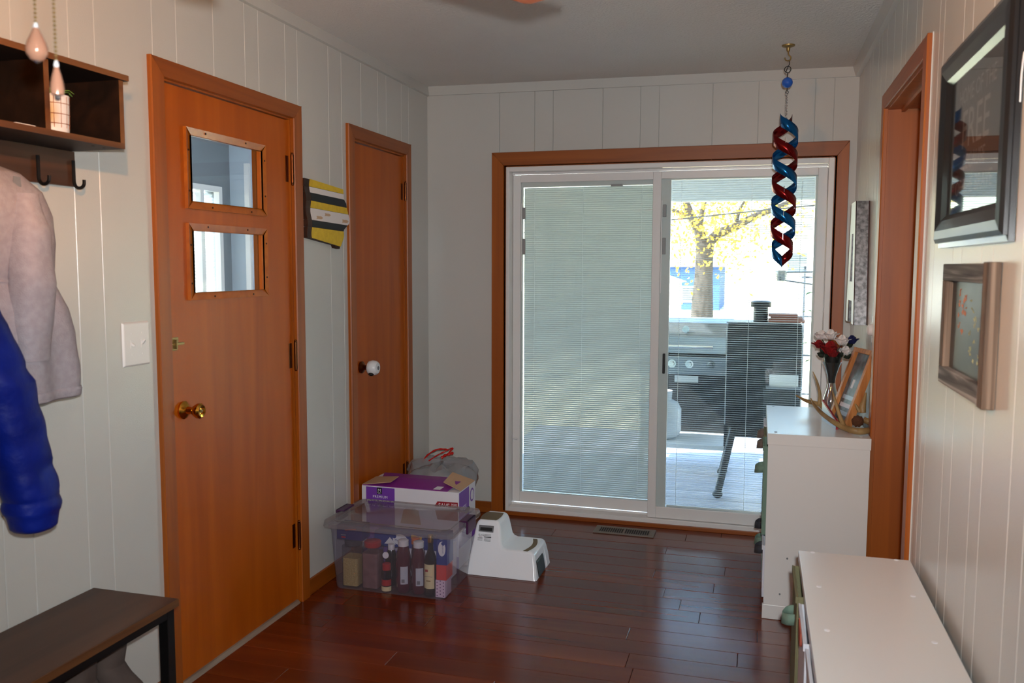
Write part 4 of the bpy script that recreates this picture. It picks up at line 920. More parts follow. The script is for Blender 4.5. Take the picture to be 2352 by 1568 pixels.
tread(arc(.868, -.958, -.775, .018) + list(reversed(arc(.846, -.958, -.775, .018))), .1228)
def on_side(x, z, d=.0): return (x, yy_(z, -1) - d, z)
q = lambda x0, x1, z0, z1, d: [on_side(x0, z0, d), on_side(x1, z0, d), on_side(x1, z1, d), on_side(x0, z1, d)]
MB(O).prism(q(.621, .694, .190, .219, -.0005), (0, -.003, 0)).build('handle_bezel', 'stool_grey', st, bevel=.0012)
MB(O).prism(q(.629, .688, .196, .210, .003), (0, -.0012, 0)).build('handle_slot', 'spinner_blue' if False else 'dark_slot', st)
sl = (Vector(on_side(.62, .20)) - Vector(on_side(.62, .10))).normalized()
lettering('printing', 'iLove', 'ink_black', st, O, on_side(.622, .172, .0013), (1, 0, 0), sl, .014)
for i, (x0, x1, z) in enumerate(((.652, .684, .178), (.652, .684, .173), (.652, .684, .160), (.652, .684, .155), (.652, .684, .150), (.620, .644, .162), (.620, .644, .157), (.620, .644, .152))):
    MB(O).prism(q(x0, x1, z, z + .0018, .0005), (0, -.0006, 0)).build('label_line', 'ink_grey', st)
MB(O).prism(q(.650, .686, .166, .1695, .0005), (0, -.0006, 0)).build('label_line', 'ink_black', st)
MB(O).prism([on_side(x, z, .0005) for x, z in ((.623, .170), (.630, .1665), (.636, .1665), (.643, .170), (.636, .168), (.630, .168))], (0, -.0006, 0)).build('label_line', 'red_print', st)
b = MB(O); b.prism([(.897, -.80, 0), (.925, -.80, 0), (.915, -.80, .06), (.905, -.80, .098), (.890, -.80, .098)], (0, .055, 0)); b.build('rear_leg', 'white_plastic', st, bevel=.004)
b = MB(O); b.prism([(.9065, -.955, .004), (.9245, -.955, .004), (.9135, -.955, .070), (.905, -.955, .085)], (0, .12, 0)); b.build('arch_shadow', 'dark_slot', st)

# floor register
O = (1.2, -.147, 0); fv = thing('floor_register', 'tan metal floor register vent in front of the sliding door', 'floor vent', O)
b = MB(O); V = (1.036, 1.364, -.212, -.082)
b.box(V[0], V[1], V[2], V[2] + .022, .0005, .006); b.box(V[0], V[1], V[3] - .022, V[3], .0005, .006); b.box(V[0], V[0] + .028, V[2] + .022, V[3] - .022, .0005, .006); b.box(V[1] - .028, V[1], V[2] + .022, V[3] - .022, .0005, .006); b.box(1.196, 1.204, V[2] + .022, V[3] - .022, .0005, .006)
b.build('vent_frame', 'vent_metal', fv, bevel=.0015)
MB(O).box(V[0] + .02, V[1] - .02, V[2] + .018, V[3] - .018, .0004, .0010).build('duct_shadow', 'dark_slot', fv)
for g0 in (1.064, 1.204):
    for k in range(11):
        x = g0 + .0062 + k * .012
        MB(O).hexa([(x, V[2] + .022, .001), (x + .0035, V[2] + .022, .001), (x + .0035, V[3] - .022, .001), (x, V[3] - .022, .001)], [(x + .002, V[2] + .022, .0052), (x + .0055, V[2] + .022, .0052), (x + .0055, V[3] - .022, .0052), (x + .002, V[3] - .022, .0052)]).build('louver', 'vent_metal', fv)
# ================================================================== RIGHT SIDE
# wind spinner
SX, SYY = 1.967, -.52
O = (SX, SYY, 1.46); ws = thing('wind_spinner', 'hanging metal double-helix wind spinner in blue and red ribbon', 'wind spinner', O)
zc_ = ceil_z(SX)
MB(O).lathe([(.005, zc_ - .030), (.008, zc_ - .024), (.009, zc_ - .012), (.028, zc_ - .006), (.029, zc_ - .0005)], (SX, SYY, 0), 'z', 20).build('ceiling_mount', 'brass_old', ws, True)
MB(O).tube(smoothpath([(SX, SYY, zc_ - .028), (SX + .002, SYY, 2.408), (SX + .012, SYY, 2.395), (SX + .006, SYY, 2.380), (SX - .010, SYY, 2.384), (SX - .014, SYY, 2.395)], 4), .0028, 8).build('hook', 'brass_old', ws, True)
MB(O).tube(smoothpath([(SX + .004, SYY, 2.384), (SX + .008, SYY, 2.370), (SX, SYY, 2.350), (SX - .006, SYY, 2.335), (SX - .006, SYY, 2.325)], 4), .0018, 6).build('s_hook', 'black_metal', ws, True)
def ringp(c, r, n=16): return [Vector(c) + Vector((r * math.cos(2 * math.pi * k / n), 0, r * math.sin(2 * math.pi * k / n))) for k in range(n)]
MB(O).tube(ringp((SX, SYY, 2.342), .014), .002, 6, True).build('ring', 'black_metal', ws, True)
MB(O).tube([(SX, SYY, 2.328), (SX, SYY, 2.245)], .0022, 6).build('pin', 'black_metal', ws, True)
MB(O).ball((SX, SYY, 2.283), .0245, 24, 16).build('bead', 'bead_blue', ws, True)
MB(O).tube(ringp((SX, SYY, 2.240), .006, 12), .0016, 6, True).build('ring', 'black_metal', ws, True)
m = MB(O); z = 2.236; i = 0
while z > 2.135: m.ball((SX + (.0018 if i % 2 else -.0018), SYY, z), (.0026, .0026, .0042), 6, 4); z -= .0062; i += 1
m.build('swivel_chain', 'chrome', ws, True)
ZT_, ZB_, PIT = 2.118, 1.468, .2065
def helix(ph, m_, z0, z1, w=.051):
    a, b_ = [], []; N = 150
    for i in range(N + 1):
        t = i / N; z = lerp(z0, z1, t); th = ph + (ZT_ - z) / PIT * 2 * math.pi
        r = .055
        if z > ZT_ - .03: r = lerp(.034, .055, (ZT_ - z) / .03)
        if z < ZB_ + .085: r = lerp(.022, .055, max(0, (z - ZB_) / .085) ** .7)
        p = Vector((SX + r * math.sin(th), SYY - r * math.cos(th), z))
        a.append(p + Vector((0, 0, w / 2))); b_.append(p - Vector((0, 0, w / 2)))
    return MB(O).strip(a, b_).build('ribbon', m_, ws, True, solid=.0012)
helix(-.9, 'spinner_blue', ZT_, ZB_); helix(-.9 + math.pi, 'spinner_red', ZT_, ZB_)
for zz in (2.02, 1.80, 1.69, 1.585):
    MB(O).box(SX - .0012, SX + .0012, SYY - .0565, SYY - .0545, zz - .014, zz + .014).build('clip', 'chrome', ws)
MB(O).ball((SX, SYY, 2.122), .006, 10, 8).build('top_bead', 'chrome', ws, True)

# tall toy cabinet
O = (2.115, -.765, 0); tc_ = thing('toy_cabinet', 'white bin cabinet with antlers and flowers on top by the sliding door', 'cabinet', O)
CX0, CX1, CY0, CY1, CZ = 1.920, 2.307, -1.134, -.397, .774
MB(O).box(CX0 - .001, CX1 + .003, CY0 - .002, CY1 + .002, .728, CZ).build('top_board', 'white_melamine', tc_, bevel=.0015)
for y0 in (CY0, CY1 - .018): MB(O).box(CX0 + .002, CX1, y0, y0 + .018, .060, .728).build('side_panel', 'white_melamine', tc_)
for y0 in (CY0 - .001, CY1 - .018): MB(O).box(CX0 - .003, CX1, y0, y0 + .019, .001, .060).build('plinth', 'white_melamine', tc_, bevel=.001)
for y0 in (CY0 + .245, CY0 + .490): MB(O).box(CX0 + .002, CX1 - .006, y0 - .008, y0 + .008, .060, .728).build('divider', 'white_melamine', tc_)
MB(O).box(CX0 + .002, CX1, CY0 + .018, CY1 - .018, .060, .078).build('bottom_board', 'white_melamine', tc_)
MB(O).box(CX1 - .006, CX1, CY0 + .018, CY1 - .018, .078, .728).build('back_panel', 'white_melamine', tc_)
for px, y, m_ in ((1.951, -.43, 'ink_grey'), (1.951, -1.098, 'ink_grey'), (2.275, -1.104, 'ink_white'), (2.275, -.43, 'ink_white')): MB(O).lathe([(.006, CZ), (.006, CZ + .0008), (.003, CZ + .001)], (px, y, 0), 'z', 12).build('screw_cap', m_, tc_)
for z, x in ((.262, 2.01), (.11, 1.985), (.03, 1.97)): MB(O).ball((x, CY0 - .0002, z), (.0035, .0008, .0045), 8, 6).build('scuff', 'ink_grey', tc_)
def fabric_bin(x0, x1, y0, y1, z0, z1, m_, hm, label, grp, hz=None, name='storage_bin', flat=False):
    o = ((x0 + x1) / 2, (y0 + y1) / 2, z0); t = thing(name, label, 'storage bin', o, grp); k = .004
    b = MB(o); b.box(x0, x1, y0, y1, z0, z0 + k); b.box(x0, x0 + k, y0, y1, z0 + k, z1); b.box(x1 - k, x1, y0, y1, z0 + k, z1); b.box(x0 + k, x1 - k, y0, y0 + k, z0 + k, z1); b.box(x0 + k, x1 - k, y1 - k, y1, z0 + k, z1)
    b.build('bin_shell', m_, t, bevel=.001)
    b = MB(o); r = .004; b.box(x0 - r, x0, y0 - .001, y1 + .001, z1 - .018, z1 + .001); b.build('rim', m_, t, bevel=.001)
    hz = hz if hz else lerp(z0, z1, .62); yc = (y0 + y1) / 2
    if flat:
        pts = [(x0 - .0005, yc + .05 * math.cos(a), hz + .05 * math.sin(a)) for a in [math.pi + k_ * math.pi / 12 for k_ in range(13)]]
        MB(o).prism(pts, (-.006, 0, 0)).build('handle_tab', hm, t, bevel=.001)
    else:
        p = smoothpath([(x0 - .001, yc - .035, hz + .005), (x0 - .020, yc - .030, hz + .002), (x0 - .034, yc, hz - .004), (x0 - .020, yc + .030, hz + .002), (x0 - .001, yc + .035, hz + .005)], 5)
        MB(o).strip([q_ + Vector((.003, 0, .016)) for q_ in p], [q_ - Vector((0, 0, .016)) for q_ in p]).build('handle_loop', hm, t, True, solid=.002)
    return t
g_ = 'bins in the tall cabinet'
fabric_bin(1.906, 2.27, -1.110, -.903, .345, .715, 'sage_fabric', 'sage_fabric', 'sage green fabric bin in the tall cabinet, upper slot nearest the viewer', g_, .60)
fabric_bin(1.912, 2.27, -.875, -.658, .345, .715, 'olive_fabric', 'taupe_fabric', 'olive fabric bin with taupe loop in the middle upper slot of the tall cabinet', g_, .655)
fabric_bin(1.912, 2.27, -.628, -.420, .345, .715, 'white_fabric', 'taupe_fabric', 'white fabric bin in the upper slot beside the sliding door', g_, .655)
fabric_bin(1.914, 2.27, -1.110, -.903, .082, .300, 'white_fabric', 'charcoal_fabric', 'white fabric bin with charcoal loop, lower slot nearest the viewer', g_, .255)
fabric_bin(1.914, 2.27, -.875, -.658, .082, .300, 'sage_fabric', 'sage_fabric', 'sage green fabric bin in the middle lower slot of the tall cabinet', g_)
fabric_bin(1.914, 2.27, -.628, -.420, .082, .300, 'white_fabric', 'charcoal_fabric', 'white fabric bin with charcoal loop in the lower slot beside the sliding door', g_)
MB(O).box(CX0 + .004, CX1 - .006, CY0 + .018, CY1 - .018, .318, .334).build('shelf', 'white_melamine', tc_)

# near toy cabinet
O = (2.158, -2.65, 0); nc = thing('toy_cabinet', 'lower white bin cabinet in the right foreground under the chalkboard', 'cabinet', O)
NX0, NX1, NY0, NY1, NZ = 2.004, 2.309, -3.22, -2.086, .606
MB(O).box(NX0, NX1, NY0, NY1, .576, NZ).build('top_board', 'white_melamine', nc, bevel=.0015)
for y0 in (NY0, NY0 + .280, NY0 + .559, NY0 + .838, NY1 - .018): MB(O).box(NX0 + .004, NX1, y0, y0 + .018, .001, .576).build('side_panel' if y0 in (NY0, NY1 - .018) else 'divider', 'white_melamine', nc)
MB(O).box(NX1 - .006, NX1, NY0 + .018, NY1 - .018, .02, .576).build('back_panel', 'white_melamine', nc)
MB(O).box(NX0 + .004, NX1 - .006, NY0 + .018, NY1 - .018, .02, .038).build('bottom_board', 'white_melamine', nc)
for y in (-2.094, -2.376, -2.660, -2.942, -3.19):
    for x in (2.043, 2.271): MB(O).lathe([(.0065, NZ), (.0065, NZ + .0008), (.004, NZ + .0011)], (x, y, 0), 'z', 14).build('screw_cap', 'ink_white', nc)
g_ = 'bins in the near cabinet'
fabric_bin(1.990, 2.29, -2.361, -2.108, .045, .566, 'olive_fabric', 'sage_fabric', 'olive fabric bin with sage loop at the far end of the near cabinet', g_, .46)
fabric_bin(1.997, 2.29, -2.640, -2.386, .045, .558, 'white_fabric', 'coral_fabric', 'white fabric bin with coral tab next to the olive bin', g_, .55, flat=True)
fabric_bin(2.001, 2.29, -2.919, -2.665, .045, .558, 'white_fabric', 'taupe_fabric', 'white fabric bin with taupe tab, second from the near end', g_, .50, flat=True)
fabric_bin(2.001, 2.29, -3.198, -2.944, .045, .558, 'olive_fabric', 'taupe_fabric', 'olive fabric bin with taupe tab at the near end of the cabinet', g_, .50, flat=True)

# flowers in a silver vase
VX, VY = 2.192, -.665
O = (VX, VY, .774); va = thing('vase', 'silvery hourglass glass vase on the tall cabinet', 'vase', O)
MB(O).lathe([(.030, .775), (.033, .780), (.036, .83), (.034, .856), (.020, .905), (.0155, .930)], (VX, VY, 0), 'z', 32).build('vase_foot', 'silver_glass', va, True)
MB(O).lathe([(.0155, .930), (.019, .96), (.032, 1.005), (.041, 1.022), (.042, 1.024), (.040, 1.024)], (VX, VY, 0), 'z', 32, False).build('vase_bowl', 'vase_glass', va, True)
MB(O).lathe([(.0115, .92), (.0150, .955), (.028, 1.0), (.036, 1.035), (.040, 1.065), (.020, 1.075)], (VX, VY, 0), 'z', 20).build('dark_stems', 'stem_dark', va, True)
def rose(px, py, dy, r, m_, label, kind=0):
    c = at(px, py, VY + dy); o = tuple(c); t = thing('fabric_rose', label, 'artificial flower', o, 'fabric roses in the vase')
    rg = random.Random(int(px * 7 + py))
    MB(o).ball(c, (r * .58, r * .58, r * .62), 14, 10, lambda d: 1 + .15 * math.sin(6 * math.atan2(d.y, d.x))).build('flower_heart', m_, t, True)
    for k in range(7):
        a = k * 2.4 + rg.random(); e = Vector((math.cos(a), math.sin(a), 0)); n = Vector((-e.y, e.x, 0)); q = .72 + .42 * (k / 6)
        rows_ = []
        for i in range(5):
            v = i / 4; row = []
            for j in range(6):
                u = (j / 5 - .5) * 2; w = r * .75 * math.sin(math.pi * (.18 + .62 * v)) * q
                row.append(c + n * (u * w) + e * (r * q * (.35 + .75 * v * v) - .25 * r * u * u) + Vector((0, 0, r * (-.6 + 1.35 * v - .55 * v * v * q) - .12 * r * abs(u))))
            rows_.append(row)
        mb = MB(o); mb.add([p for row in rows_ for p in row], [(i * 6 + j, i * 6 + j + 1, (i + 1) * 6 + j + 1, (i + 1) * 6 + j) for i in range(4) for j in range(5)])
        mb.build('petal', m_, t, True, solid=.001)
    MB(o).tube(smoothpath([c - Vector((0, 0, r * .5)), lerp(c, Vector((VX, VY, 1.03)), .55) - Vector((0, 0, .005)), Vector((VX + (c.x - VX) * .15, VY + (c.y - VY) * .15, 1.01))], 5), .0022, 6).build('stem', 'leaf_dark', t, True)
rose(1908, 797, -.045, 0.043, 'red_petal', 'large red fabric rose at the front of the vase'); rose(1881, 789, -.02, 0.028, 'red_petal', 'small red fabric rose at the left of the vase')
rose(1887, 768, .02, 0.031, 'white_petal', 'white fabric rose at the upper left of the bouquet'); rose(1908, 767, .0, 0.034, 'white_petal', 'white fabric rose at the top above the large red one'); rose(1935, 780, -.01, 0.034, 'white_petal', 'white fabric rose between the red and navy roses')
rose(1957, 779, .0, 0.028, 'navy_petal', 'navy blue fabric rose at the right of the bouquet'); rose(1943, 804, .0, 0.031, 'white_petal', 'white fabric rose drooping at the lower right over the frame'); rose(1914, 810, -.055, 0.026, 'red_petal', 'red fabric rose bud below the large red one')
for k, (px, py, dy) in enumerate(((1890, 806, -.02), (1900, 818, -.04), (1930, 815, -.03), (1948, 818, .0), (1952, 792, .01), (1886, 815, .01), (1920, 822, -.04))):
    c = at(px, py, VY + dy); e = (c - Vector((VX, VY, 1.03))).normalized(); n = e.cross(Vector((0, 1, 0))).normalized(); L = .042
    A = [c + e * L * (t - .5) + n * .012 * math.sin(math.pi * t) for t in (0, .25, .5, .75, 1)]; B_ = [c + e * L * (t - .5) - n * .012 * math.sin(math.pi * t) for t in (0, .25, .5, .75, 1)]
    MB(O).strip(A, B_).build('leaf', 'leaf_dark', va, True, solid=.001)

# antlers
def antler(label, beam, tines, base=None):
    o = beam[0][0]; t = thing('antler', label, 'antler', tuple(o), 'antlers on the tall cabinet')
    p = smoothpath([b_[0] for b_ in beam], 7); r = radii([b_[1] for b_ in beam], 7)
    MB(o).tube(p, r, 12).build('main_beam', 'antler', t, True)
    for tn in tines:
        p = smoothpath([b_[0] for b_ in tn], 6); MB(o).tube(p, radii([b_[1] for b_ in tn], 6), 10).build('tine', 'antler', t, True)
    if base: MB(o).ball(base[0], base[1], 16, 10, lambda d: 1 + .1 * math.sin(9 * math.atan2(d.z, d.x))).build('burr', 'antler_cut', t, True)
    return t
A = lambda px, py, y, r: (at(px, py, y), r)
antler('curved antler in front of the vase with its burr towards the wall', [A(1983, 963, -.985, .013), A(2000, 972, -.99, .0125), A(2001, 985, -1.03, .0125), A(1985, 990, -1.07, .0135), A(1962, 989, -1.08, .0135), A(1938, 981, -1.05, .0125), A(1915, 969, -1.0, .0105), A(1889, 950, -.92, .009), A(1870, 930, -.86, .0062), A(1862, 914, -.83, .002)],
       [[A(1941, 982, -1.05, .0105), A(1930, 958, -1.03, .0085), A(1920, 925, -1.01, .006), A(1912, 896, -1.0, .0018)], [A(1999, 975, -1.0, .011), A(2001, 945, -.97, .008), A(2000, 915, -.96, .005), A(1999, 900, -.96, .0016)]],
       (at(1970, 967, -.995), (.024, .012, .024)))
antler('straighter antler lying behind the vase with one upright tine', [A(1892, 937, -.62, .012), A(1884, 929, -.60, .011), A(1870, 925, -.58, .0105), A(1852, 920, -.56, .0085), A(1838, 913, -.54, .005), A(1827, 907, -.53, .0016)],
       [[A(1882, 928, -.60, .0095), A(1883, 905, -.60, .0075), A(1876, 875, -.59, .005), A(1867, 853, -.585, .0016)]])
antler('short dark antler stub standing behind the wooden frame', [A(1982, 948, -.955, .013), A(1981, 935, -.95, .014), A(1985, 918, -.945, .009), A(1989, 901, -.94, .002)], [[A(1974, 945, -.955, .009), A(1968, 934, -.955, .006), A(1964, 927, -.955, .002)]])

# leaning wooden shadow box
O = (2.245, -.90, .774); wf = thing('wooden_frame', 'small pine shadow-box frame leaning beside the vase against the wall', 'picture frame', O)
# local frame: width along y, leaning top towards the wall
lean = math.radians(19); ux = Vector((.30, -.955, 0)).normalized()
uu = Vector((0, 0, 1)); inw = ux.cross(uu).normalized()       # points away from viewer side
if inw.x < 0: inw = -inw
uz = (uu * math.cos(lean) + inw * math.sin(lean)).normalized(); nn_ = ux.cross(uz).normalized()
if nn_.x > 0: nn_ = -nn_                                      # front normal, towards the room
C0 = Vector((2.170, -.775, .7848)); FWd, FHt, FD, FB = .185, .335, .030, .020
def fq(u0, u1, v0, v1, d0, d1):
    P0 = lambda u, v, d: C0 + ux * u + uz * v - nn_ * d
    return [P0(u0, v0, d0), P0(u1, v0, d0), P0(u1, v1, d0), P0(u0, v1, d0)], [P0(u0, v0, d1), P0(u1, v0, d1), P0(u1, v1, d1), P0(u0, v1, d1)]
for q4 in ((0, FB, 0, FHt), (FWd - FB, FWd, 0, FHt), (FB, FWd - FB, 0, FB), (FB, FWd - FB, FHt - FB, FHt)): MB(O).hexa(*fq(*q4, 0, FD)).build('frame_board', 'pine', wf, bevel=.001)
MB(O).hexa(*fq(FB, FWd - FB, FB, FHt - FB, FD * .55, FD * .7)).build('print', 'grey_print', wf)
for k in range(3): MB(O).hexa(*fq(FB + .012, FWd - FB - .03, FB + .02 + k * .035, FB + .038 + k * .035, FD * .53, FD * .55)).build('print_band', 'pale_blue' if k != 1 else 'carton_white', wf)
MB(O).hexa(*fq(.07, .09, .16, .20, FD * .53, FD * .55)).build('print_band', 'carton_white', wf)

# small glass block with red edge under the vase side
O = (2.19, -.83, .774); gp = thing('glass_plaque', 'small pale blue glass plaque with red edge between vase and antler', 'plaque', O)
a0, a1, a2, a3 = at(1892, 962, -.76), at(1892, 921, -.76), at(1923, 965, -.93), at(1923, 985, -.95)
P0 = Vector((2.150, -.745, .7745)); P1 = Vector((2.192, -.965, .7745)); tN = Vector((.955, .17, 0)).normalized() * .006
MB(O).hexa([P0, P1, P1 + tN, P0 + tN], [P0 + Vector((0, 0, .082)), P1 + Vector((0, 0, .030)), P1 + tN + Vector((0, 0, .030)), P0 + tN + Vector((0, 0, .082))]).build('glass_slab', 'pale_blue', gp)
MB(O).hexa([P0 + Vector((-.001, 0, .0825)), P1 + Vector((-.001, -.001, .0305)), P1 + tN + Vector((.001, -.001, .0305)), P0 + tN + Vector((.001, 0, .0825))], [P0 + Vector((-.001, 0, .090)), P1 + Vector((-.001, -.001, .038)), P1 + tN + Vector((.001, -.001, .038)), P0 + tN + Vector((.001, 0, .090))]).build('red_edge', 'red_print', gp)
MB(O).box(P1.x - .001, P1.x + .009, P1.y - .004, P1.y, .7745, .810).build('red_edge', 'red_print', gp)

# galvanized letter A
O = (W - .03, -.53, 1.17); la = thing('metal_letter', 'large letter A with white face and galvanized metal sides on right wall', 'letter decor', O)
XF = 2.270
zb, zt = 1.195, 1.735
cA = -.535; out_ = [(-.635, zt), (-.715, zb), (-.625, zb), (-.615, zb + .10), (-.475, zb + .10), (-.465, zb), (-.375, zb), (-.455, zt)]
hole = [(-.606, zb + .185), (-.490, zb + .185), (-.513, zb + .40), (-.585, zb + .40)]
def strip_wall(poly, m_, x0=XF + .002, x1=W - .002, name='metal_side'):
    n = len(poly)
    for i in range(n):
        (ya, za), (yb, zb_) = poly[i], poly[(i + 1) % n]
        MB(O).add([(x0, ya, za), (x0, yb, zb_), (x1, yb, zb_), (x1, ya, za)], [(0, 1, 2, 3)]).build(name, m_, la, solid=.002)
strip_wall(out_, 'galvanized'); strip_wall(hole, 'galvanized')
f = MB(O)                                            # face in pieces around the hole and the foot
for quad in ([(-.635, zt), (-.455, zt), (-.513, zb + .40), (-.585, zb + .40)], [(-.635, zt), (-.585, zb + .40), (-.606, zb + .185), (-.6916, zb + .16)], [(-.455, zt), (-.3984, zb + .16), (-.490, zb + .185), (-.513, zb + .40)],
             [(-.6916, zb + .16), (-.606, zb + .185), (-.490, zb + .185), (-.3984, zb + .16), (-.475, zb + .10), (-.615, zb + .10)], [(-.6916, zb + .16), (-.615, zb + .10), (-.625, zb), (-.715, zb)], [(-.3984, zb + .16), (-.375, zb), (-.465, zb), (-.475, zb + .10)]):
    f.prism([(XF, y, z) for y, z in quad], (-.0025, 0, 0))
f.build('white_face', 'plate_white', la)
for a_, b_ in zip(out_, out_[1:] + out_[:1]): MB(O).tube([(XF - .001, a_[0], a_[1]), (XF - .001, b_[0], b_[1])], .0016, 5).build('edge_wire', 'rust_edge', la)
for a_, b_ in ((out_[0], out_[1]),): MB(O).tube([(W - .003, a_[0] - .001, a_[1]), (W - .003, b_[0] - .001, b_[1])], .002, 5).build('edge_wire', 'rust_edge', la)

# outlet with plug-in
O = (W, -.965, 1.19); ol = thing('wall_outlet', 'white wall outlet plate with plug-in holder beside the right doorway', 'outlet', O)
MB(O).hexa([(W - .0005, -1.012, 1.133), (W - .0005, -.926, 1.133), (W - .0005, -.926, 1.250), (W - .0005, -1.012, 1.250)], [(W - .007, -1.006, 1.139), (W - .007, -.932, 1.139), (W - .007, -.932, 1.244), (W - .007, -1.006, 1.244)]).build('cover_plate', 'plate_white', ol, bevel=.002)
for zz in (1.165, 1.215):
    for yy in (-.985, -.969, -.953): MB(O).box(W - .0078, W - .0069, yy - .0015, yy + .0015, zz - .006, zz + .006).build('slot', 'ink_grey', ol)
MB(O).lathe([(.012, -.03), (.022, -.024), (.024, -.007)], (W, -.969, 1.192), 'x', 16).build('plug_in', 'white_petal', ol, True)

# black framed picture
O = (W, -2.63, 1.5); bp_ = thing('framed_sign', 'large black framed sign behind glass on the right wall', 'framed picture', O)
def onx(px, py, x): v = at_x(px, py, x); return v.y, v.z
PYf, PYn, PZ0, PZ1 = -2.255, -2.905, 1.508, 1.962
xf = W - .028
prof = [(0, .0015), (0, .020), (.010, .026), (.030, .028), (.055, .020), (.068, .010), (.068, .0015)]     # (inset, stand-off)
def moulding(o, par, ya, yb, z0, z1, prof, m_, m2=None):
    corners = lambda i: [(ya - i, z0 + i), (yb + i, z0 + i), (yb + i, z1 - i), (ya - i, z1 - i)]
    for s in range(4):
        b = MB(o); ra = [Vector((W - d, *corners(i)[s])) for i, d in prof]; rb = [Vector((W - d, *corners(i)[(s + 1) % 4])) for i, d in prof]
        n = len(prof); b.add(ra + rb, [(i, (i + 1) % n, n + (i + 1) % n, n + i) for i in range(n)] + [tuple(range(n)), tuple(range(2 * n - 1, n - 1, -1))])
        b.build('frame_board', m_[s] if isinstance(m_, (list, tuple)) else m_, par, False)
moulding(O, bp_, PYf, PYn, PZ0, PZ1, prof, 'frame_black')
moulding(O, bp_, PYf + .004, PYn - .004, PZ0 - .012, PZ1 + .012, [(0, .0015), (0, .012), (.012, .014), (.016, .010), (.016, .0015)], 'frame_black')
MB(O).box(W - .008, W - .006, PYn + .066, PYf - .066, PZ0 + .066, PZ1 - .066).build('poster_sheet', 'poster', bp_)
MB(O).box(W - .0105, W - .0095, PYn + .066, PYf - .066, PZ0 + .066, PZ1 - .066).build('glass_pane', 'picture_glass', bp_)
pc = (PYn + PYf) / 2
for s_, z_, sz in (('HOME OF THE', 1.826, .052), ('FREE', 1.722, .125), ('BECAUSE', 1.672, .050), ('OF THE BRAVE', 1.615, .052)):
    lettering('lettering', s_, 'poster_ink', bp_, O, (W - .0083, pc, z_), (0, -1, 0), (0, 0, 1), sz, align='CENTER')
MB(O).tube(smoothpath([(W - .002, PYn - .004, 1.84), (W - .006, PYn - .010, 1.80), (W - .005, PYn - .006, 1.75)], 5), .0015, 6).build('hanging_cord', 'cord', bp_, True)

# chalkboard in rustic frame
O = (W, -2.6, 1.17); cb = thing('chalkboard', 'small chalkboard in rustic grey wood frame on the right wall', 'chalkboard', O)
KYf, KYn, KZ0, KZ1, KT = -2.405, -2.835, 1.168, 1.455, .026
fwid = .040
for nm, bx, m_ in (('frame_board', (KYn + fwid, KYf, KZ1 - fwid, KZ1), 'barn_wood'), ('frame_board', (KYn + fwid, KYf, KZ0, KZ0 + fwid), 'barn_wood'), ('frame_board', (KYf - fwid, KYf - .0005, KZ0 + fwid, KZ1 - fwid), 'barn_wood_up'), ('frame_board', (KYn, KYn + fwid, KZ0 - .003, KZ1 + .003), 'barn_wood_up')):
    y0, y1, z0, z1 = bx; MB(O).box(W - KT, W - .001, y0, y1, z0, z1).build(nm, m_, cb, bevel=.002)
MB(O).box(W - .010, W - .004, KYn + fwid, KYf - fwid, KZ0 + fwid, KZ1 - fwid).build('slate', 'chalkboard', cb)
rc = random.Random(3)
for k in range(14):
    yy, zz = KYf - fwid - .045 - .10 * rc.random(), 1.395 - .105 * rc.random(); p = [(W - .0103, yy, zz)]
    for j in range(5): p.append((W - .0103, p[-1][1] - .006 * rc.random() , zz + .014 * (rc.random() - .5)))
    MB(O).tube(p, .0008, 4).build('chalk_mark', 'chalk_orange', cb)
for k in range(16):
    yy, zz = KYf - fwid - .17 - .13 * rc.random(), 1.405 - .17 * rc.random(); p = [(W - .0103, yy, zz)]
    for j in range(5): p.append((W - .0103, p[-1][1] - .007 * rc.random(), zz + .014 * (rc.random() - .5)))
    MB(O).tube(p, .0006, 4).build('chalk_mark', 'chalk_yellow', cb)

# ================================================================== OUTDOORS
DZ = -.06
dk = struct(MB().box(-.1, 5.2, .13, 3.05, DZ - .2, DZ - .022).build('floor_deck', 'deck_gap'))
dsrc = None; y = .135
while y < 3.0:
    if dsrc is None:
        dsrc = MB().box(-.1, 5.2, .003, .182, -.022, 0).build('deck_board', 'deck_wood', dk, bevel=.003); dsrc.location = (0, y, DZ)
    else: inst(dsrc, 'deck_board', (0, y, DZ), dk)
    y += .185
struct(MB().box(-.1, 5.2, .12, 3.0, 2.42, 2.5).build('ceiling_porch', 'porch_white'))
struct(MB().box(-.1, 5.2, 2.6, 2.75, 1.985, 2.42).build('trim_7', 'porch_white'))
struct(MB().box(-.1, 5.2, .120, .135, 2.06, 2.42).build('wall_porch', 'porch_white'))
b = MB(); b.box(-.1, .46, .120, .135, -.1, 2.42); b.box(2.24, 5.2, .120, .135, -.1, 2.42); struct(b.build('wall_porch', 'house_white'))
struct(MB().box(5.2, 5.32, .12, 3.0, -.1, 2.5).build('wall_porch', 'house_white'))
struct(MB().box(-60, 60, 3.0, 90, -.62, -.5).build('floor_lawn', 'lawn'))
struct(MB().box(-60, 60, 24.5, 30.0, -.5, -.46).build('floor_road', 'road'))

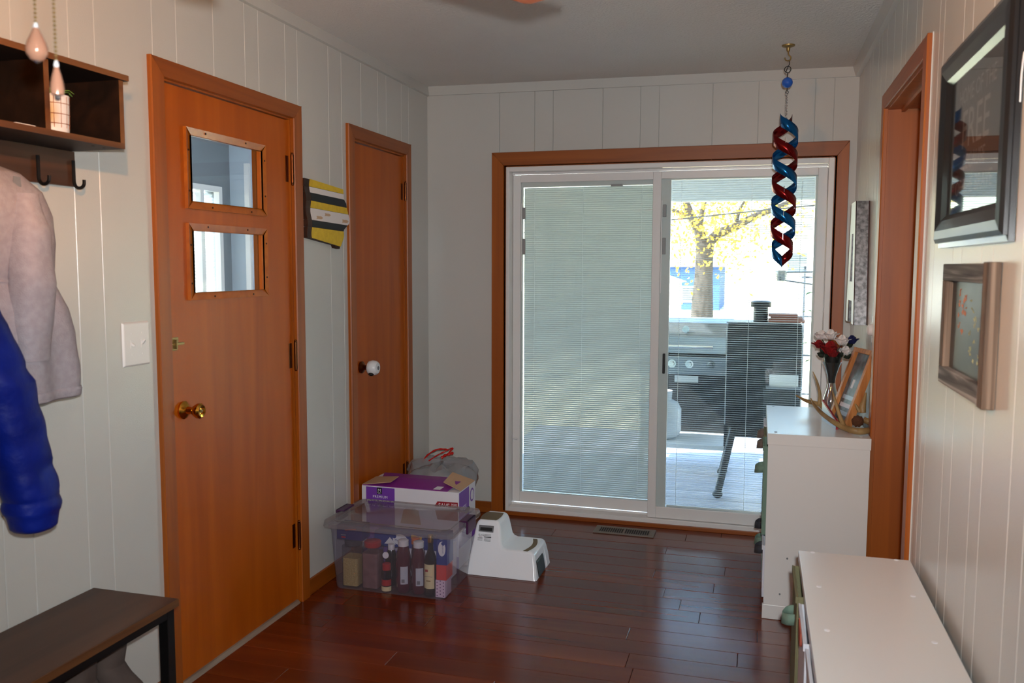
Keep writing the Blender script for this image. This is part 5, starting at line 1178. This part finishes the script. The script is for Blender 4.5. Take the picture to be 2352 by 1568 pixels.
# gas grill
O = (1.42, 1.75, DZ); gg = thing('gas_grill', 'stainless gas grill on the deck left of the black smoker', 'grill', O)
GX0, GX1, GY0, GY1 = 1.02, 1.70, 1.66, 2.16
hood = [(GY0, .805), (GY0 + .01, .93), (GY0 + .08, 1.03), (GY0 + .2, 1.057), (GY1 - .06, 1.05), (GY1, .95), (GY1, .805)]
MB(O).prism([(GX0, y_, z_) for y_, z_ in hood], (GX1 - GX0, 0, 0)).build('hood', 'grill_steel', gg, bevel=.008)
MB(O).tube([(GX0 + .06, GY0 - .035, .86), (GX1 - .14, GY0 - .035, .86)], .014, 12).build('hood_handle', 'chrome', gg, True)
for x in (GX0 + .09, GX1 - .17): MB(O).tube([(x, GY0 + .01, .86), (x, GY0 - .035, .86)], .007, 8).build('handle_bracket', 'chrome', gg)
MB(O).lathe([(.026, 0), (.026, .006), (.02, .01)], (1.36, GY0 + .016, .985), 'y', 18).build('thermometer', 'chrome', gg)
MB(O).box(GX0, GX1, GY0 - .03, GY0 + .02, .655, .79).build('control_panel', 'grill_steel', gg, bevel=.004)
MB(O).box(GX0, GX1, GY0, GY1, .79, .805).build('firebox_gap', 'grill_dark', gg)
for x in (1.27, 1.395, 1.545):
    k_ = MB(O).lathe([(.030, -.045), (.032, -.032)], (x, GY0, .735), 'y', 20).build('knob_ring', 'chrome', gg, True)
    MB(O).lathe([(.016, -.075), (.02, -.045)], (x, GY0, .735), 'y', 16).build('control_knob', 'chrome', gg, True)
MB(O).box(1.29, 1.46, GY0 - .032, GY0 - .03, .60, .648).build('badge_plate', 'grill_white', gg)
b = MB(O); b.box(GX0 + .02, GX0 + .05, GY0, GY0 + .03, DZ, .655); b.box(GX1 - .05, GX1 - .02, GY0, GY0 + .03, DZ, .655); b.box(GX0 + .02, GX0 + .05, GY1 - .03, GY1, DZ, .655); b.box(GX1 - .05, GX1 - .02, GY1 - .03, GY1, DZ, .655)
b.build('cart_frame', 'grill_dark', gg); MB(O).box(GX0 + .02, GX1 - .02, GY1 - .028, GY1 - .018, .1, .655).build('cart_back', 'grill_dark', gg)
MB(O).box(GX0 + .01, GX1 - .01, GY0 - .01, GY1, .10, .135).build('bottom_shelf', 'grill_white', gg, bevel=.003)
O = (1.18, 1.86, .135); pt_ = thing('propane_tank', 'white propane tank on the lower shelf of the grill', 'gas tank', O)
MB(O).lathe([(.10, .14), (.13, .16), (.145, .2), (.145, .36), (.12, .41), (.06, .435)], (1.18, 1.86, 0), 'z', 24).build('tank_body', 'grill_white', pt_, True)
MB(O).lathe([(.07, .43), (.075, .50)], (1.18, 1.86, 0), 'z', 20, False).build('collar', 'grill_white', pt_, True); MB(O).box(1.16, 1.21, 1.714, 1.718, .24, .30).build('red_label', 'red_print', pt_)

# pellet smoker
O = (1.92, 1.32, DZ); sm = thing('pellet_smoker', 'black pellet smoker with chimney on the deck outside the glass', 'smoker', O)
SX0, SX1, SY_0, SY_1 = 1.672, 2.148, 1.10, 1.58
body = [(SY_0 + .02, .38), (SY_0 - .005, .52), (SY_0, .72), (SY_0 + .02, 1.02), (SY_0 + .07, 1.072), (SY_1 - .07, 1.072), (SY_1, 1.0), (SY_1, .52), (SY_1 - .1, .38)]
MB(O).prism([(SX0, y_, z_) for y_, z_ in body], (SX1 - SX0, 0, 0)).build('cook_box', 'smoker_black', sm, bevel=.012, seg=3)
MB(O).tube([(SX0 - .004, SY_0 + .05, 1.076), (SX1, SY_0 + .05, 1.076)], .004, 6).build('lid_edge', 'chrome', sm)
MB(O).tube([(SX0 + .002, SY_0 - .003, .40), (SX0 + .002, SY_0 - .003, 1.05)], .004, 6).build('lid_edge', 'steel', sm)
MB(O).box(1.93, 2.150, SY_0 - .10, SY_0 - .004, .66, .672).build('front_shelf', 'grill_steel', sm, bevel=.002)
MB(O).box(1.95, 2.13, SY_0 - .012, SY_0 - .006, .655, .745).build('reflection_plate', 'grill_white', sm)  # white plate stands in for a bright reflection in the glass
MB(O).lathe([(.048, 1.07), (.048, 1.17)], (1.885, 1.36, 0), 'z', 20).build('chimney', 'smoker_black', sm, True)
MB(O).lathe([(.066, 1.172), (.068, 1.176), (.068, 1.208), (.05, 1.214)], (1.885, 1.36, 0), 'z', 24).build('chimney_cap', 'smoker_black', sm, True)
for x_, xt in ((1.645, 1.74), (2.10, 2.06)):
    for yb_, yt in ((.925, 1.16), (1.57, 1.50)): MB(O).tube([(x_, yb_, DZ + .03), (xt, yt, .42)], .024, 10).build('leg', 'smoker_black', sm, True); MB(O).ball((x_, yb_, DZ + .028), (.034, .034, .027), 12, 8).build('foot', 'smoker_black', sm, True)
MB(O).box(1.70, 2.12, 1.18, 1.50, .30, .39).build('hopper_base', 'smoker_black', sm, bevel=.01)
for i, (z0, x0, x1) in enumerate(((1.077, 1.935, 2.165), (1.095, 1.95, 2.15), (1.113, 1.935, 2.12))):
    tag(MB().box(x0, x1, 1.24, 1.44, z0, z0 + .0165).build('cedar_plank', 'copper_board'), ('bottom', 'middle', 'top')[i] + ' reddish board of the stack on the smoker lid', 'board', 'boards on the smoker')

# potted plant outside, arm lamp, railing
O = (2.32, 1.7, DZ); op = thing('patio_plant', 'tall green plant in a grey pot on the deck right of the smoker', 'potted plant', O)
MB(O).lathe([(.10, DZ + .001), (.14, .25), (.15, .27), (.13, .27), (.12, .25)], (2.36, 1.72, 0), 'z', 20).build('pot', 'post_grey', op, True)
for k in range(16):
    a = k * 2.4; h = .45 + .045 * (k % 13); e = Vector((math.cos(a), math.sin(a), 0)); c0 = Vector((2.36, 1.72, .25))
    tip = c0 + Vector((0, 0, h)) + e * .10; MB(O).tube([c0, c0 + Vector((0, 0, h * .6)) + e * .02, tip], .004, 5).build('stem', 'leaf_green', op)
    n = Vector((-e.y, e.x, 0)); A_ = [tip + e * .11 * t + Vector((0, 0, .03 * math.sin(t * 3))) + n * .03 * math.sin(math.pi * t) for t in (0, .25, .5, .75, 1)]; B_ = [tip + e * .11 * t + Vector((0, 0, .03 * math.sin(t * 3))) - n * .03 * math.sin(math.pi * t) for t in (0, .25, .5, .75, 1)]
    MB(O).strip(A_, B_).build('leaf', 'leaf_green', op, True, solid=.001)
O = (2.48, 2.68, -.06); pc_ = thing('porch_post', 'white porch post at the right end of the view', 'post', O)
MB(O).box(2.43, 2.53, 2.62, 2.72, -.06, 1.985).build('post_shaft', 'porch_white', pc_)
b = MB(O); b.box(2.415, 2.545, 2.605, 2.735, -.06, .06); b.build('post_base', 'porch_white', pc_, bevel=.004)
O = (2.2, 2.6, 1.3); al = thing('spotlight', 'silver spotlight on a thin arm by the porch post', 'outdoor light', O)
MB(O).tube([(2.43, 2.62, 1.405), (2.03, 2.5, 1.40)], .008, 8).build('arm', 'steel', al); MB(O).tube([(2.43, 2.62, 1.28), (2.07, 2.5, 1.335)], .007, 8).build('brace', 'steel', al)
MB(O).lathe([(.012, -.05), (.04, -.03), (.048, .02), (.044, .05)], (2.035, 2.5, 1.365), 'z', 16).build('lamp_head', 'steel', al, True)
O = (3.0, 3.6, -.5); lt = thing('garden_lattice', 'grey garden lattice panel beyond the porch at right', 'lattice', O)
for k in range(9): MB(O).box(2.26 + k * .09, 2.278 + k * .09, 3.60, 3.61, -.5, 1.46).build('slat', 'post_grey', lt)
for k in range(5): MB(O).box(2.24, 3.05, 3.61, 3.62, -.1 + k * .36, -.085 + k * .36).build('rail', 'post_grey', lt)
MB(O).box(2.24, 3.05, 3.59, 3.625, 1.45, 1.475).build('rail', 'porch_white', lt)

# tree
O = (.72, 14, -.5); tr = thing('yard_tree', 'large forked yard tree with yellow autumn leaves', 'tree', O)
T = lambda px, py: at(px, py, 14)
trunk = smoothpath([Vector((T(1612, 735).x, 14, -.5)), T(1613, 700), T(1616, 640), T(1618, 590), T(1620, 560)], 5)
MB(O).tube(trunk, radii([.27, .23, .195, .185, .19], 5), 14).build('trunk', 'bark', tr, True)
limbs = [[T(1619, 575), T(1605, 530), T(1590, 500), T(1576, 465), T(1560, 400), T(1550, 300)], [T(1620, 570), T(1645, 540), T(1690, 520), T(1735, 496), T(1800, 470), T(1880, 430)], [T(1608, 535), T(1612, 490), T(1625, 440), T(1640, 360)], [T(1690, 520), T(1700, 480), T(1730, 430)], [T(1590, 500), T(1540, 480), T(1480, 460)]]
for i, l_ in enumerate(limbs):
    p = smoothpath(l_, 5); n = len(p); r0 = (.13, .12, .07, .05, .05)[i]; MB(O).tube(p, [lerp(r0, r0 * .3, k / (n - 1)) for k in range(n)], 8).build('branch', 'bark', tr, True)
MB(O).ball(T(1622, 659), (.07, .1, .09), 10, 8).build('knot_hole', 'grill_dark', tr)
lv = MB(O); rl = random.Random(11)
ctrs = [p for l_ in limbs for p in smoothpath(l_, 3)]
for i in range(2600):
    c = rl.choice(ctrs) + Vector((rl.gauss(0, .55), rl.gauss(0, .7), rl.gauss(.1, .5))); s = rl.uniform(.03, .065); e = Vector((rl.gauss(0, 1), rl.gauss(0, 1), rl.gauss(0, 1))).normalized(); n = e.orthogonal().normalized()
    lv.add([c - e * s, c + n * s * .6, c + e * s, c - n * s * .6], [(0, 1, 2, 3)])
lo = lv.build('leaves', 'leaf_yellow', tr); lo['kind'] = 'stuff'
# power line
for lx, ly in ((900, 560), (2300, 430)):
    q_ = at(lx, ly, 9); up_ = thing('utility_pole', ('left' if lx < 1500 else 'right') + ' wooden utility pole carrying the power line', 'utility pole', (q_.x, 9, -.5)); MB((q_.x, 9, -.5)).lathe([(.13, -.5), (.10, q_.z + .3)], (q_.x, 9.11, 0), 'z', 12).build('pole_shaft', 'bark', up_, True)
tag(MB().tube([at(900, 560, 9), at(1560, 503, 9), at(1720, 486, 9), at(1885, 470, 9), at(2300, 430, 9)], .012, 6).build('power_line', 'wire_black'), 'dark overhead power line crossing in front of the tree', 'power line')
# houses
def house(label, x0, x1, y0, y1, zw, zr, m_, wins, name='house'):
    o = ((x0 + x1) / 2, (y0 + y1) / 2, -.5); t = thing(name, label, 'house', o)
    MB(o).box(x0, x1, y0, y1, -.5, zw).build('house_wall', m_, t); ym = (x0 + x1) / 2
    MB(o).prism([(x0 - .3, y0 - .3, zw), (x1 + .3, y0 - .3, zw), (ym, y0 - .3, zr)], (0, y1 - y0 + .6, 0)).build('roof', 'roof_grey', t)
    for wx, wz, w, h in wins:
        f_ = MB(o).box(wx - .06, wx + w + .06, y0 - .04, y0 + .02, wz - .06, wz + h + .06).build('window_frame', 'house_white', t); MB(o).box(wx, wx + w, y0 - .05, y0 - .03, wz, wz + h).build('window_pane', 'window_dark', f_)
house('white house across the yard behind the smoker chimney', .95, 7.5, 20, 28, 2.3, 4.3, 'house_white', ((2.6, 1.3, .5, .5), (4.6, .5, .8, 1.0)))
house('blue house far beyond the tree', -6.5, .2, 34, 42, 1.4, 3.2, 'house_blue', ((-1.4, -.1, .7, .6), (-3.5, .0, .9, .8)))
O = (-.9, 22, -.5); sd_ = thing('garden_shed', 'white garden shed left of the tree trunk', 'shed', O)
MB(O).box(-2.6, -.55, 22, 23.5, -.5, .95).build('shed_wall', 'house_white', sd_); MB(O).prism([(-2.8, 21.9, .95), (-.4, 21.9, .95), (-1.6, 21.9, 1.35)], (0, 1.8, 0)).build('roof', 'house_white', sd_)
